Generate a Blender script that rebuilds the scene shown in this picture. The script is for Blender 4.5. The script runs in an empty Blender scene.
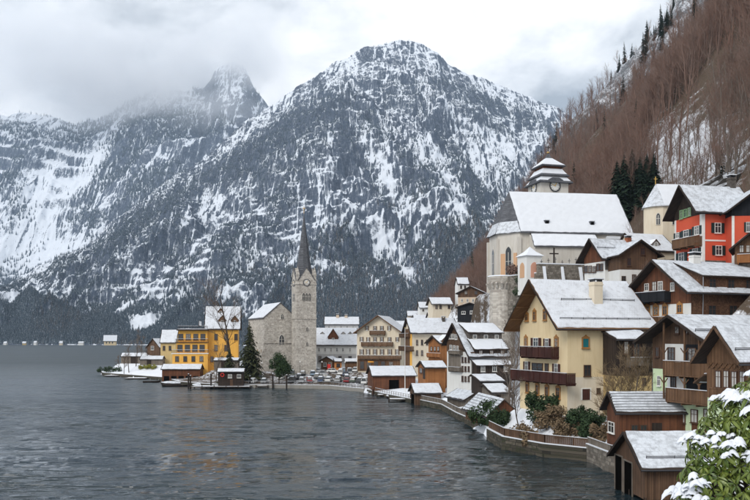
import bpy, math, random
import numpy as np
from mathutils import Vector, Matrix
SC = bpy.context.scene
COL = SC.collection
R = math.radians
random.seed(7)
RNG = np.random.default_rng(11)
# ---------------------------------------------------------------- camera
HC, F, CX, CY = 15.0, 800.0, 375.0, 339.0      # eye height over the lake, focal length and horizon in photo pixels
cam = bpy.data.cameras.new('camera'); camo = bpy.data.objects.new('camera', cam); COL.objects.link(camo)
cam.sensor_width = 36; cam.lens = F/750*36; cam.shift_y = (CY-250)/750
cam.clip_start = 0.3; cam.clip_end = 60000
camo.location = (0, 0, HC); camo.rotation_euler = (R(90), 0, 0)
SC.camera = camo
# ---------------------------------------------------------------- sky, sun, exposure
wd = bpy.data.worlds.new('World'); SC.world = wd; wd.use_nodes = True
SUN_EL, SUN_AZ = R(38), R(215)
def world():
    nt = wd.node_tree; N = nt.nodes; L = nt.links; N.clear()
    out = N.new('ShaderNodeOutputWorld'); bg = N.new('ShaderNodeBackground'); bg.inputs[1].default_value = 0.1
    sky = N.new('ShaderNodeTexSky'); sky.sky_type = 'NISHITA'; sky.sun_disc = False
    sky.sun_elevation = SUN_EL; sky.sun_rotation = SUN_AZ; sky.altitude = 500
    tc = N.new('ShaderNodeTexCoord')
    mp = N.new('ShaderNodeMapping'); mp.inputs['Scale'].default_value = (1.0, 1.0, 1.7); mp.inputs['Location'].default_value = CLOUD_LOC
    L.new(tc.outputs['Generated'], mp.inputs[0])
    n1 = N.new('ShaderNodeTexNoise'); n1.inputs['Scale'].default_value = 4.2; n1.inputs['Detail'].default_value = 10; n1.inputs['Roughness'].default_value = .55; n1.inputs['Distortion'].default_value = .25
    L.new(mp.outputs[0], n1.inputs['Vector'])
    cr = N.new('ShaderNodeValToRGB'); e = cr.color_ramp.elements
    e[0].position = .37; e[0].color = (3.3, 3.65, 4.05, 1); e[1].position = .55; e[1].color = (9.5, 9.6, 9.7, 1)
    m = e.new(.465); m.color = (7.0, 7.3, 7.65, 1)
    L.new(n1.outputs['Fac'], cr.inputs[0])
    mx = N.new('ShaderNodeMix'); mx.data_type = 'RGBA'; mx.inputs[0].default_value = .955
    L.new(sky.outputs[0], mx.inputs[6]); L.new(cr.outputs[0], mx.inputs[7])
    L.new(mx.outputs[2], bg.inputs[0]); L.new(bg.outputs[0], out.inputs[0])
CLOUD_LOC = (2.1, 4.0, 1.1)
world()
sl = bpy.data.lights.new('sun', 'SUN'); so = bpy.data.objects.new('sun', sl); COL.objects.link(so)
sl.energy = 1.4; sl.angle = R(25); sl.color = (1, .96, .9)
so.rotation_euler = Vector((math.sin(SUN_AZ)*math.cos(SUN_EL), math.cos(SUN_AZ)*math.cos(SUN_EL), math.sin(SUN_EL))).to_track_quat('Z', 'Y').to_euler()
SC.view_settings.view_transform = 'Standard'; SC.view_settings.look = 'None'; SC.view_settings.exposure = 0.38; SC.view_settings.gamma = 1
SC.view_settings.use_curve_mapping = False
SC.render.engine = 'CYCLES'
SC.cycles.max_bounces = 5; SC.cycles.volume_bounces = 3; SC.cycles.diffuse_bounces = 3; SC.cycles.glossy_bounces = 3
SC.cycles.transparent_max_bounces = 8
SC.cycles.use_denoising = True
# ---------------------------------------------------------------- helpers
def P(px, py, Y): return Vector(((px-CX)/F*Y, Y, HC-(py-CY)/F*Y))
def PW(px, py, z=0.0):
    Y = (HC-z)*F/(py-CY); return Vector(((px-CX)/F*Y, Y, z))
def hsh(ix, iy, s):
    h = (ix.astype(np.int64)*374761393 + iy.astype(np.int64)*668265263 + s*974711) & 0x7fffffff
    h = ((h ^ (h >> 13))*1274126177) & 0x7fffffff
    return ((h ^ (h >> 16)) & 0xffff)/65535.0
def vn(x, y, s=0):
    x = np.asarray(x, float); y = np.asarray(y, float)
    ix = np.floor(x); iy = np.floor(y); fx = x-ix; fy = y-iy
    fx = fx*fx*fx*(fx*(fx*6-15)+10); fy = fy*fy*fy*(fy*(fy*6-15)+10)
    a = hsh(ix, iy, s); b = hsh(ix+1, iy, s); c = hsh(ix, iy+1, s); d = hsh(ix+1, iy+1, s)
    return (a+(b-a)*fx)*(1-fy)+(c+(d-c)*fx)*fy
def fbm(x, y, o=5, s=0, g=.5, ridged=False):
    t = 0; a = 1; n = 0
    for i in range(o):
        k = vn(x*2**i+17.3*i, y*2**i-9.1*i, s+i)
        if ridged: k = 1-np.abs(2*k-1)
        t = t+a*k; n += a; a *= g
    return t/n
def sstep(a, b, x):
    t = np.clip((x-a)/(b-a), 0, 1); return t*t*(3-2*t)
def tag(o, label=None, cat=None, group=None, kind=None):
    if label: o['label'] = label
    if cat: o['category'] = cat
    if group: o['group'] = group
    if kind: o['kind'] = kind
    return o
def link(name, me, mats=None, parent=None, loc=None, rz=None):
    o = bpy.data.objects.new(name, me); COL.objects.link(o)
    if mats is not None and me is not None and len(me.materials) == 0:
        for m in (mats if isinstance(mats, (list, tuple)) else [mats]): me.materials.append(m)
    if parent: o.parent = parent
    if loc is not None: o.location = loc
    if rz is not None: o.rotation_euler = (0, 0, rz)
    return o
def empty(name, loc, rz=0, label=None, cat=None, group=None):
    o = bpy.data.objects.new(name, None); COL.objects.link(o); o.location = loc; o.rotation_euler = (0, 0, rz); o.empty_display_size = .5
    return tag(o, label, cat, group)
def np_mesh(name, V, Fc, smooth=False):
    """V (n,3) array, Fc (m,3|4) int array"""
    me = bpy.data.meshes.new(name); V = np.asarray(V, np.float32); Fc = np.asarray(Fc, np.int32); k = Fc.shape[1]
    me.vertices.add(len(V)); me.vertices.foreach_set('co', V.ravel())
    me.loops.add(Fc.size); me.loops.foreach_set('vertex_index', Fc.ravel())
    me.polygons.add(len(Fc)); me.polygons.foreach_set('loop_start', np.arange(len(Fc), dtype=np.int32)*k)
    try: me.polygons.foreach_set('loop_total', np.full(len(Fc), k, np.int32))
    except Exception: pass
    me.update(calc_edges=True)
    me.polygons.foreach_set('use_smooth', np.full(len(Fc), smooth))
    return me
def fattr(me, name, arr):
    a = me.attributes.new(name, 'FLOAT', 'POINT'); a.data.foreach_set('value', np.asarray(arr, np.float32).ravel())
def grid_faces(nu, nv):
    i = np.arange(nu-1)[:, None]*nv+np.arange(nv-1)[None, :]
    return np.stack([i, i+nv, i+nv+1, i+1], -1).reshape(-1, 4)
class MB:
    def __init__(s): s.v = []; s.f = []; s.m = []; s.cm = 0
    def quad(s, *p):
        n = len(s.v); s.v += [tuple(q) for q in p]; s.f.append(tuple(range(n, n+len(p)))); s.m.append(s.cm)
    def hexa(s, p):
        """8 points: bottom 4 (ccw from above), top 4"""
        n = len(s.v); s.v += [tuple(q) for q in p]
        for q in ((3, 2, 1, 0), (4, 5, 6, 7), (0, 1, 5, 4), (1, 2, 6, 5), (2, 3, 7, 6), (3, 0, 4, 7)):
            s.f.append(tuple(n+i for i in q)); s.m.append(s.cm)
        return s
    def box(s, x0, x1, y0, y1, z0, z1):
        return s.hexa([(x0, y0, z0), (x1, y0, z0), (x1, y1, z0), (x0, y1, z0), (x0, y0, z1), (x1, y0, z1), (x1, y1, z1), (x0, y1, z1)])
    def cbox(s, c, sx, sy, sz): return s.box(c[0]-sx/2, c[0]+sx/2, c[1]-sy/2, c[1]+sy/2, c[2], c[2]+sz)
    def bar(s, a, b, w, h):
        """bar of width w (horizontal) and height h between two points"""
        a = Vector(a); b = Vector(b); d = (b-a).normalized(); up = Vector((0, 0, 1))
        if abs(d.z) > .95: up = Vector((0, 1, 0))
        sd = d.cross(up).normalized()*w/2; u = sd.cross(d).normalized()*h/2
        return s.hexa([a-sd-u, a+sd-u, b+sd-u, b-sd-u, a-sd+u, a+sd+u, b+sd+u, b-sd+u])
    def prism(s, poly, off):
        """convex polygon of 3d points extruded by vector off"""
        n = len(s.v); k = len(poly); off = Vector(off); s.v += [tuple(q) for q in poly]+[tuple(Vector(q)+off) for q in poly]
        s.f.append(tuple(range(n+k-1, n-1, -1))); s.f.append(tuple(range(n+k, n+2*k))); s.m += [s.cm]*2
        for i in range(k):
            j = (i+1) % k; s.f.append((n+i, n+j, n+k+j, n+k+i)); s.m.append(s.cm)
        return s
    def tube(s, pts, rad, n=6, cap=True):
        b = len(s.v); pts = [Vector(p) for p in pts]
        if not isinstance(rad, (list, tuple)): rad = [rad]*len(pts)
        for i, p in enumerate(pts):
            d = (pts[min(i+1, len(pts)-1)]-pts[max(i-1, 0)]).normalized()
            a = d.cross(Vector((0, 0, 1)) if abs(d.z) < .9 else Vector((1, 0, 0))).normalized(); c = d.cross(a)
            for k in range(n):
                t = 2*math.pi*k/n; s.v.append(tuple(p+(a*math.cos(t)+c*math.sin(t))*rad[i]))
        for i in range(len(pts)-1):
            for k in range(n):
                s.f.append((b+i*n+k, b+i*n+(k+1) % n, b+(i+1)*n+(k+1) % n, b+(i+1)*n+k)); s.m.append(s.cm)
        if cap:
            e = b+(len(pts)-1)*n
            s.f.append(tuple(b+k for k in range(n-1, -1, -1))); s.f.append(tuple(e+k for k in range(n))); s.m += [s.cm]*2
        return s
    def mesh(s, name, smooth=False):
        me = bpy.data.meshes.new(name); me.from_pydata(s.v, [], s.f)
        if any(s.m): me.polygons.foreach_set('material_index', s.m)
        if smooth: me.polygons.foreach_set('use_smooth', [True]*len(s.f))
        fix_normals(me); me.update(); return me
    def build(s, name, mats, parent=None, loc=None, rz=None, smooth=False):
        return link(name, s.mesh(name, smooth), mats, parent, loc, rz)
import bmesh
def fix_normals(me):
    bm = bmesh.new(); bm.from_mesh(me); bmesh.ops.recalc_face_normals(bm, faces=bm.faces); bm.to_mesh(me); bm.free()
# ---------------------------------------------------------------- materials
class NT:
    def __init__(s, name):
        s.mat = bpy.data.materials.new(name); s.mat.use_nodes = True; s.nt = s.mat.node_tree; s.nt.nodes.clear()
        s.out = s.n('ShaderNodeOutputMaterial'); s.b = s.n('ShaderNodeBsdfPrincipled'); s.l(s.b.outputs[0], s.out.inputs[0])
        s.tc = s.n('ShaderNodeTexCoord'); s.co = s.tc.outputs['Object']
    def n(s, t, **k):
        x = s.nt.nodes.new(t)
        for a, v in k.items(): setattr(x, a, v)
        return x
    def l(s, a, b): s.nt.links.new(a, b)
    def sin(s, node, i, v):
        if hasattr(v, 'is_output'): s.l(v, node.inputs[i])
        else: node.inputs[i].default_value = v
    def math(s, op, a, b=0.0, c=None):
        x = s.n('ShaderNodeMath', operation=op); s.sin(x, 0, a); s.sin(x, 1, b)
        if c is not None: s.sin(x, 2, c)
        return x.outputs[0]
    def noise(s, scale=1, detail=4, rough=.55, vec=None, dist=0):
        x = s.n('ShaderNodeTexNoise'); x.inputs['Scale'].default_value = scale; x.inputs['Detail'].default_value = detail; x.inputs['Roughness'].default_value = rough; x.inputs['Distortion'].default_value = dist
        s.l(vec if vec is not None else s.co, x.inputs['Vector']); return x.outputs['Fac']
    def mapv(s, scale, vec=None, loc=(0, 0, 0), rot=(0, 0, 0)):
        x = s.n('ShaderNodeMapping'); x.inputs['Scale'].default_value = scale; x.inputs['Location'].default_value = loc; x.inputs['Rotation'].default_value = rot
        s.l(vec if vec is not None else s.co, x.inputs[0]); return x.outputs[0]
    def ramp(s, fac, *st):
        x = s.n('ShaderNodeValToRGB'); e = x.color_ramp.elements
        while len(e) < len(st): e.new(.5)
        for i, (p, c) in enumerate(st):
            e[i].position = p; e[i].color = tuple(c)+(1,) if len(c) == 3 else c
        s.l(fac, x.inputs[0]); return x.outputs[0]
    def mix(s, f, a, b, mode='MIX'):
        x = s.n('ShaderNodeMix', data_type='RGBA', blend_type=mode); s.sin(x, 0, f)
        for i, v in ((6, a), (7, b)): s.sin(x, i, v if hasattr(v, 'is_output') else tuple(v)+(1,))
        return x.outputs[2]
    def mr(s, v, a, b, c=0.0, d=1.0):
        x = s.n('ShaderNodeMapRange'); s.l(v, x.inputs[0])
        for i, q in enumerate((a, b, c, d)): x.inputs[1+i].default_value = q
        return x.outputs[0]
    def bump(s, h, st=.3, dist=.05):
        x = s.n('ShaderNodeBump'); x.inputs['Strength'].default_value = st; x.inputs['Distance'].default_value = dist
        s.l(h, x.inputs['Height']); s.l(x.outputs[0], s.b.inputs['Normal']); return x
    def wallv(s):
        """(x+y, z) of the object: runs along any upright wall"""
        sp = s.n('ShaderNodeSeparateXYZ'); s.l(s.co, sp.inputs[0]); a = s.math('ADD', sp.outputs[0], sp.outputs[1])
        cb = s.n('ShaderNodeCombineXYZ'); s.l(a, cb.inputs[0]); s.l(sp.outputs[2], cb.inputs[1]); return a, sp.outputs[2], cb.outputs[0]
    def fin(s, col, rough=.8, spec=.3):
        s.sin(s.b, 'Base Color', col if hasattr(col, 'is_output') else tuple(col)+(1,)); s.sin(s.b, 'Roughness', rough); s.b.inputs['Specular IOR Level'].default_value = spec
        return s.mat
def m_plain(name, c, rough=.6, var=.15, scale=3, spec=.4):
    t = NT(name); n = t.noise(scale, 5); d = tuple(max(0, x*(1-var)) for x in c); u = tuple(min(1, x*(1+var)) for x in c)
    return t.fin(t.mix(n, d, u), rough, spec)
def m_plaster(name, c, stain=(.5, .45, .38), amt=.35):
    t = NT(name); a = t.noise(.35, 6, .6); g = t.noise(6, 4, .6)
    v = t.mapv((1.5, 1.5, .25)); st = t.noise(.9, 5, .6, v)
    col = t.mix(t.mr(a, .3, .7, 0, .5), c, tuple(x*.86 for x in c)); col = t.mix(t.mr(st, .46, .72, 0, amt*1.5), col, tuple(x*y*1.5 for x, y in zip(c, stain)))
    col = t.mix(t.mr(g, .3, .7, 0, .25), col, tuple(x*.9 for x in c)); t.bump(g, .25, .02); return t.fin(col, .9, .2)
def m_wood(name, c1, c2, w=.2, horiz=False, groove=.4):
    t = NT(name); a, z, vec = t.wallv(); s, lng = (z, a) if horiz else (a, z)
    k = t.math('DIVIDE', s, w); fl = t.math('FLOOR', k); fr = t.math('FRACT', k)
    wn = t.n('ShaderNodeTexWhiteNoise', noise_dimensions='1D'); t.l(fl, wn.inputs['W'])
    cb = t.n('ShaderNodeCombineXYZ'); t.l(t.math('MULTIPLY', s, 14.0), cb.inputs[0]); t.l(t.math('MULTIPLY', lng, .9), cb.inputs[1]); t.l(fl, cb.inputs[2])
    gr = t.noise(1, 5, .6, cb.outputs[0]); big = t.noise(.5, 4)
    f = t.math('ADD', t.math('MULTIPLY', wn.outputs[0], .5), t.math('MULTIPLY', gr, .6)); col = t.mix(t.mr(f, .15, .95), c1, c2)
    col = t.mix(t.mr(big, .35, .7, 0, .55), col, tuple(x*.55 for x in c1))
    e = t.math('ABSOLUTE', t.math('SUBTRACT', fr, .5)); gv = t.mr(e, .40, .49, 1, 0)
    h = t.math('ADD', gv, t.math('MULTIPLY', gr, .3)); t.bump(h, groove, .03)
    col = t.mix(t.mr(gv, 0, 1, .75, 0), col, tuple(x*.25 for x in c1)); return t.fin(col, .8, .25)
def m_shingle(name, c1, c2, w=.22, h=.2):
    t = NT(name); a, z, vec = t.wallv(); b = t.n('ShaderNodeTexBrick'); t.l(vec, b.inputs['Vector'])
    b.inputs['Scale'].default_value = 1; b.inputs['Brick Width'].default_value = w; b.inputs['Row Height'].default_value = h; b.inputs['Mortar Size'].default_value = .012; b.inputs['Bias'].default_value = 0
    b.inputs['Color1'].default_value = tuple(c1)+(1,); b.inputs['Color2'].default_value = tuple(c2)+(1,); b.inputs['Mortar'].default_value = tuple(x*.2 for x in c1)+(1,)
    n = t.noise(1.2, 5); col = t.mix(t.mr(n, .35, .7, 0, .6), b.outputs[0], tuple(x*.45 for x in c1)); t.bump(b.outputs['Fac'], -.5, .04); return t.fin(col, .85, .2)
def m_stone(name, c1, c2, c3, w=.9, h=.42, mort=(.45, .43, .4)):
    t = NT(name); a, z, vec = t.wallv(); nz = t.noise(1.5, 3)
    b = t.n('ShaderNodeTexBrick'); t.l(vec, b.inputs['Vector']); b.offset_frequency = 2; b.squash = .7; b.squash_frequency = 3
    b.inputs['Scale'].default_value = 1; b.inputs['Brick Width'].default_value = w; b.inputs['Row Height'].default_value = h; b.inputs['Mortar Size'].default_value = .03
    b.inputs['Color1'].default_value = tuple(c1)+(1,); b.inputs['Color2'].default_value = tuple(c2)+(1,); b.inputs['Mortar'].default_value = tuple(mort)+(1,)
    v2 = t.n('ShaderNodeTexVoronoi'); v2.inputs['Scale'].default_value = 2.4; t.l(vec, v2.inputs['Vector'])
    sp = t.n('ShaderNodeSeparateColor'); t.l(v2.outputs['Color'], sp.inputs[0])
    col = t.mix(t.mr(sp.outputs[0], .4, .95, 0, .7), b.outputs[0], c3); n = t.noise(.25, 5); col = t.mix(t.mr(n, .45, .8, 0, .35), col, tuple(x*.6 for x in c1)); t.bump(t.math('ADD', t.math('MULTIPLY', b.outputs['Fac'], -1.0), t.noise(5, 4)), .6, .05); return t.fin(col, .9, .2)
def m_snow(name, c=(.72, .75, .80), show=None, amt=.0):
    t = NT(name); n = t.noise(.8, 6, .6); f = t.noise(9, 4, .6); col = t.mix(t.mr(n, .3, .7), tuple(x*.93 for x in c), c)
    if show is not None:
        v = t.mapv((.8, .8, .8)); p = t.noise(1.6, 7, .65, v); col = t.mix(t.mr(p, .62-amt*.3, .80-amt*.3, 0, amt), col, show); sx = t.n('ShaderNodeSeparateXYZ'); t.l(t.co, sx.inputs[0]); cb = t.n('ShaderNodeCombineXYZ'); t.l(sx.outputs[0], cb.inputs[0]); t.l(t.math('MULTIPLY', sx.outputs[2], 1.5), cb.inputs[1]); bk = t.n('ShaderNodeTexBrick'); t.l(cb.outputs[0], bk.inputs['Vector']); bk.inputs['Scale'].default_value = 1; bk.inputs['Brick Width'].default_value = .42; bk.inputs['Row Height'].default_value = .40; bk.inputs['Mortar Size'].default_value = .035; col = t.mix(t.math('MULTIPLY', bk.outputs['Fac'], t.mr(t.noise(.5, 4), .4, .65, 0, .9*amt)), col, show)
    t.bump(t.math('ADD', n, t.math('MULTIPLY', f, .25)), .35, .08); return t.fin(col, .7, .25)
M = {}
def mats():
    M['snow'] = m_snow('snow'); M['snow_thin'] = m_snow('snow_thin', (.63, .665, .715), (.27, .28, .30), .6)
    M['snow_roof'] = m_snow('roof_snow', (.67, .70, .75), (.33, .33, .34), .42)
    M['snow_old'] = m_snow('snow_old', (.70, .72, .75), (.28, .25, .22), .6)
    M['cream'] = m_plaster('cream_plaster', (.74, .60, .38)); M['cream_pale'] = m_plaster('pale_cream_plaster', (.70, .62, .49)); M['white_pl'] = m_plaster('white_plaster', (.72, .72, .70), (.55, .53, .5))
    M['lime'] = m_plaster('pale_green_plaster', (.58, .70, .46)); M['yellow'] = m_plaster('yellow_plaster', (.85, .47, .10)); M['ochre'] = m_plaster('ochre_plaster', (.56, .42, .20))
    M['red_pl'] = m_plaster('red_plaster', (.62, .105, .055), (.6, .5, .5)); M['grey_pl'] = m_plaster('grey_plaster', (.50, .50, .50)); M['orange_pl'] = m_plaster('orange_plaster', (.62, .27, .10))
    M['pinkish'] = m_plaster('beige_plaster', (.60, .49, .38)); M['lower_pl'] = m_plaster('beige_base_plaster', (.66, .60, .50))
    M['wood'] = m_wood('brown_boards', (.075, .042, .026), (.18, .105, .062)); M['wood_red'] = m_wood('reddish_boards', (.085, .034, .019), (.22, .088, .042), .17)
    M['wood_dark'] = m_wood('dark_boards', (.022, .016, .013), (.06, .040, .03)); M['wood_black'] = m_wood('black_boards', (.010, .011, .014), (.022, .024, .03))
    M['wood_org'] = m_wood('orange_boards', (.27, .105, .035), (.43, .19, .07), .18); M['wood_grey'] = m_wood('weathered_boards', (.14, .115, .09), (.27, .235, .20), .18)
    M['wood_h'] = m_wood('brown_rail_boards', (.10, .052, .03), (.22, .12, .065), .2, True); M['wood_mid'] = m_wood('tan_boards', (.105, .056, .030), (.24, .135, .075), .22)
    M['dkred'] = m_wood('dark_red_boards', (.040, .014, .011), (.095, .034, .026), .16); M['soffit'] = m_wood('soffit_boards', (.14, .07, .03), (.26, .14, .065), .25)
    M['shingle'] = m_shingle('brown_shingles', (.10, .05, .03), (.20, .11, .065)); M['shingle_grey'] = m_shingle('grey_shingles', (.10, .085, .075), (.17, .15, .13))
    M['slate'] = m_shingle('slate_roofing', (.10, .105, .12), (.16, .165, .18), .3, .25)
    M['church_stone'] = m_stone('church_stone', (.43, .395, .345), (.64, .60, .54), (.29, .255, .225), 1.1, .5, (.5, .48, .45)); M['rubble'] = m_stone('rubble_stone', (.13, .11, .09), (.30, .27, .23), (.10, .09, .075), .8, .4, (.12, .11, .10))
    M['wall_dark'] = m_stone('mossy_stone', (.05, .045, .034), (.14, .12, .095), (.035, .04, .022), .9, .42, (.03, .028, .024)); M['church_pl'] = m_plaster('church_plaster', (.60, .57, .52), (.5, .48, .45), .5)
    M['fresco'] = m_plaster('fresco_paint', (.58, .36, .22)); M['pink'] = m_plaster('pink_plaster', (.62, .33, .24)); M['concrete'] = m_plaster('concrete', (.28, .27, .25))
    t = NT('window_glass'); n = t.noise(.7, 3); oi = t.n('ShaderNodeObjectInfo'); sp = t.n('ShaderNodeSeparateXYZ'); t.l(t.co, sp.inputs[0]); cu = t.math('MULTIPLY', t.mr(oi.outputs['Random'], .55, .8, 0, .8), t.mr(t.noise(5, 2), .35, .6)); M['glass'] = t.fin(t.mix(cu, t.mix(n, (.012, .014, .016), (.05, .055, .06)), (.34, .32, .29)), .08, .6)
    t = NT('curtain'); n = t.noise(3, 3); M['curtain'] = t.fin(t.mix(n, (.35, .34, .32), (.62, .61, .58)), .5, .5)
    M['frame_w'] = m_plain('white_paint', (.72, .71, .68)); M['frame_b'] = m_plain('brown_paint', (.075, .035, .02)); M['frame_o'] = m_plain('ochre_stone_trim', (.34, .16, .045)); M['teal'] = m_plain('teal_paint', (.012, .15, .17), .5)
    M['green_sh'] = m_plain('dark_green_paint', (.008, .022, .022), .5); M['green_lt'] = m_plain('light_green_paint', (.25, .42, .22), .5); M['metal'] = m_plain('dark_metal', (.035, .035, .04), .45); M['zinc'] = m_plain('zinc', (.25, .26, .28), .4)
    M['gold'] = m_plain('gilding', (.65, .42, .10), .35); M['red_paint'] = m_plain('red_paint', (.55, .02, .015), .5); M['brick'] = m_shingle('red_brick', (.40, .13, .06), (.50, .18, .09), .25, .08)
    M['bark'] = m_plain('bark', (.07, .052, .04), .9, .5, 4); M['bark_grey'] = m_plain('grey_bark', (.15, .125, .105), .9, .4, 4); M['orange_cloth'] = m_plain('orange_awning', (.75, .34, .05), .8); M['black'] = m_plain('black_rubber', (.015, .015, .016), .7)
    for k, c1, c2 in (('twig_red', (.135, .074, .054), (.24, .14, .105)), ('twig_brown', (.12, .08, .052), (.20, .14, .09)), ('needle', (.012, .026, .018), (.035, .06, .035)), ('needle_olive', (.028, .036, .016), (.07, .075, .035)),
                      ('evergreen', (.014, .030, .012), (.05, .085, .03)), ('ivy', (.014, .030, .014), (.045, .075, .03)), ('dry', (.12, .085, .05), (.23, .165, .10)), ('yellowgreen', (.14, .15, .02), (.30, .28, .05))):
        t = NT(k); g = t.n('ShaderNodeNewGeometry'); oi = t.n('ShaderNodeObjectInfo'); n = t.noise(2.2, 3); f = t.math('ADD', t.math('MULTIPLY', g.outputs['Random Per Island'], .6), t.math('MULTIPLY', n, .4)); col = t.mix(f, c1, c2)
        if k.startswith('twig'): col = t.mix(t.mr(oi.outputs['Random'], .1, .9, 0, .55), col, (.16, .135, .12)); col = t.mix(t.mr(oi.outputs['Random'], .0, .3, .5, 0), col, (.055, .036, .03))
        M[k] = t.fin(col, .75, .2)
mats()
M['opening_shade'] = m_plain('painted_interior_shade', (.004, .0035, .003), .95, .4, 2, .0)  # near-black colour standing in for the shade inside openings
# ================================================================ SETTING: lake, mountains, terrain
def tri_cones(X, Y, Z, Hh, Wd, n=5, tiers=1, tilt=0.0):
    """many conifers in one array: each a stack of n-sided cones"""
    k = len(X); ang = RNG.random(k)*6.28; V = []; Fc = []; per = (n+1)*tiers
    for t in range(tiers):
        b = .12+.88*t/tiers*.8; top = min(1.0, b+1.25/tiers) if t < tiers-1 else 1.0; w = Wd*(1-.55*t/max(1, tiers-1)) if tiers > 1 else Wd
        for i in range(n):
            a = ang+6.2832*i/n+.5*t; rr = w*.5*(.75+.5*RNG.random(k))
            V.append(np.stack([X+np.cos(a)*rr, Y+np.sin(a)*rr, Z+Hh*b*(1 if t else .3)-.03*Hh*RNG.random(k)], -1))
        V.append(np.stack([X, Y, Z+Hh*top], -1))
    V = np.stack(V, 1).reshape(-1, 3)
    base = np.arange(k)*per
    for t in range(tiers):
        o = t*(n+1)
        for i in range(n): Fc.append(np.stack([base+o+i, base+o+(i+1) % n, base+o+n], -1))
    return V, np.stack(Fc, 1).reshape(-1, 3), np.repeat(RNG.random(k), per)
def mountain_mat(name, line=1.0, dark=(.048, .066, .100), tint=(.10, .12, .155)):
    t = NT(name); g = t.n('ShaderNodeNewGeometry'); sp = t.n('ShaderNodeSeparateXYZ'); t.l(g.outputs['Normal'], sp.inputs[0])
    at = t.n('ShaderNodeAttribute', attribute_name='snowy')
    va = t.mapv((1, .3, .28), rot=(0, R(28), 0)); n1 = t.noise(.055, 9, .70, va, .5); vb = t.mapv((1, .3, .28), rot=(0, R(-34), 0), loc=(300, 0, 90)); n4 = t.noise(.065, 8, .70, vb, .4); n2 = t.noise(.14, 7, .75); v3 = t.mapv((.4, .4, 2.6), rot=(0, R(9), 0)); n3 = t.noise(.06, 8, .68, v3, .5)
    s = t.math('ADD', t.math('MULTIPLY_ADD', sp.outputs[2], 1.35, -.22), t.math('MULTIPLY', t.math('SUBTRACT', n1, .5), 1.0)); s = t.math('ADD', s, t.math('MULTIPLY', t.math('SUBTRACT', n4, .5), 1.0)); s = t.math('ADD', s, t.math('MULTIPLY', t.math('SUBTRACT', n2, .5), 1.0)); s = t.math('ADD', s, t.math('MULTIPLY', t.math('SUBTRACT', n3, .5), .55))
    s = t.math('ADD', s, at.outputs['Fac'])
    v7 = t.mapv((1, .13, .11), rot=(0, R(24), 0)); n7 = t.noise(.0125, 4, .55, v7, .7); v8 = t.mapv((1, .13, .11), rot=(0, R(-30), 0), loc=(500, 40, 0)); n8 = t.noise(.011, 4, .55, v8, .7)
    l7 = t.mr(t.math('ABSOLUTE', t.math('SUBTRACT', n7, .5)), .004, .022, 1, 0); l8 = t.mr(t.math('ABSOLUTE', t.math('SUBTRACT', n8, .5)), .006, .035, 1, 0); l9 = t.mr(t.math('ABSOLUTE', t.math('SUBTRACT', n8, .57)), .003, .018, 1, 0)
    s = t.math('MULTIPLY_ADD', l7, .42, s); s = t.math('MULTIPLY_ADD', l8, -.42, s); s = t.math('MULTIPLY_ADD', l9, .38, s)
    vd = t.mapv((1, .25, .22)); n6 = t.noise(.16, 6, .75, vd); f = t.math('MAXIMUM', t.mr(s, .50, .70), t.math('MULTIPLY', t.mr(n6, .50, .62), t.mr(s, .05, .55, .12, .62)))
    rock = t.mix(t.mr(n2, .35, .65), dark, tint); rock = t.mix(t.mr(n3, .4, .6, 0, .7), rock, tuple(x*.7 for x in dark))
    col = t.mix(f, rock, (.70, .74, .80)); t.bump(t.math('ADD', n2, n1), .5, 6); return t.fin(col, .9, .1)
def fan(u0, u1, nu, nv): return np.linspace(u0, u1, nu)[:, None]*np.ones((1, nv)), np.linspace(0, 1, nv)[None, :]*np.ones((nu, 1))
def crest(u, pts):
    p = np.array(pts, float); px = u*F+CX
    return (CY-np.interp(px, p[:, 0], p[:, 1]))/F, np.interp(px, p[:, 0], p[:, 2]), np.interp(px, p[:, 0], p[:, 3])
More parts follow.
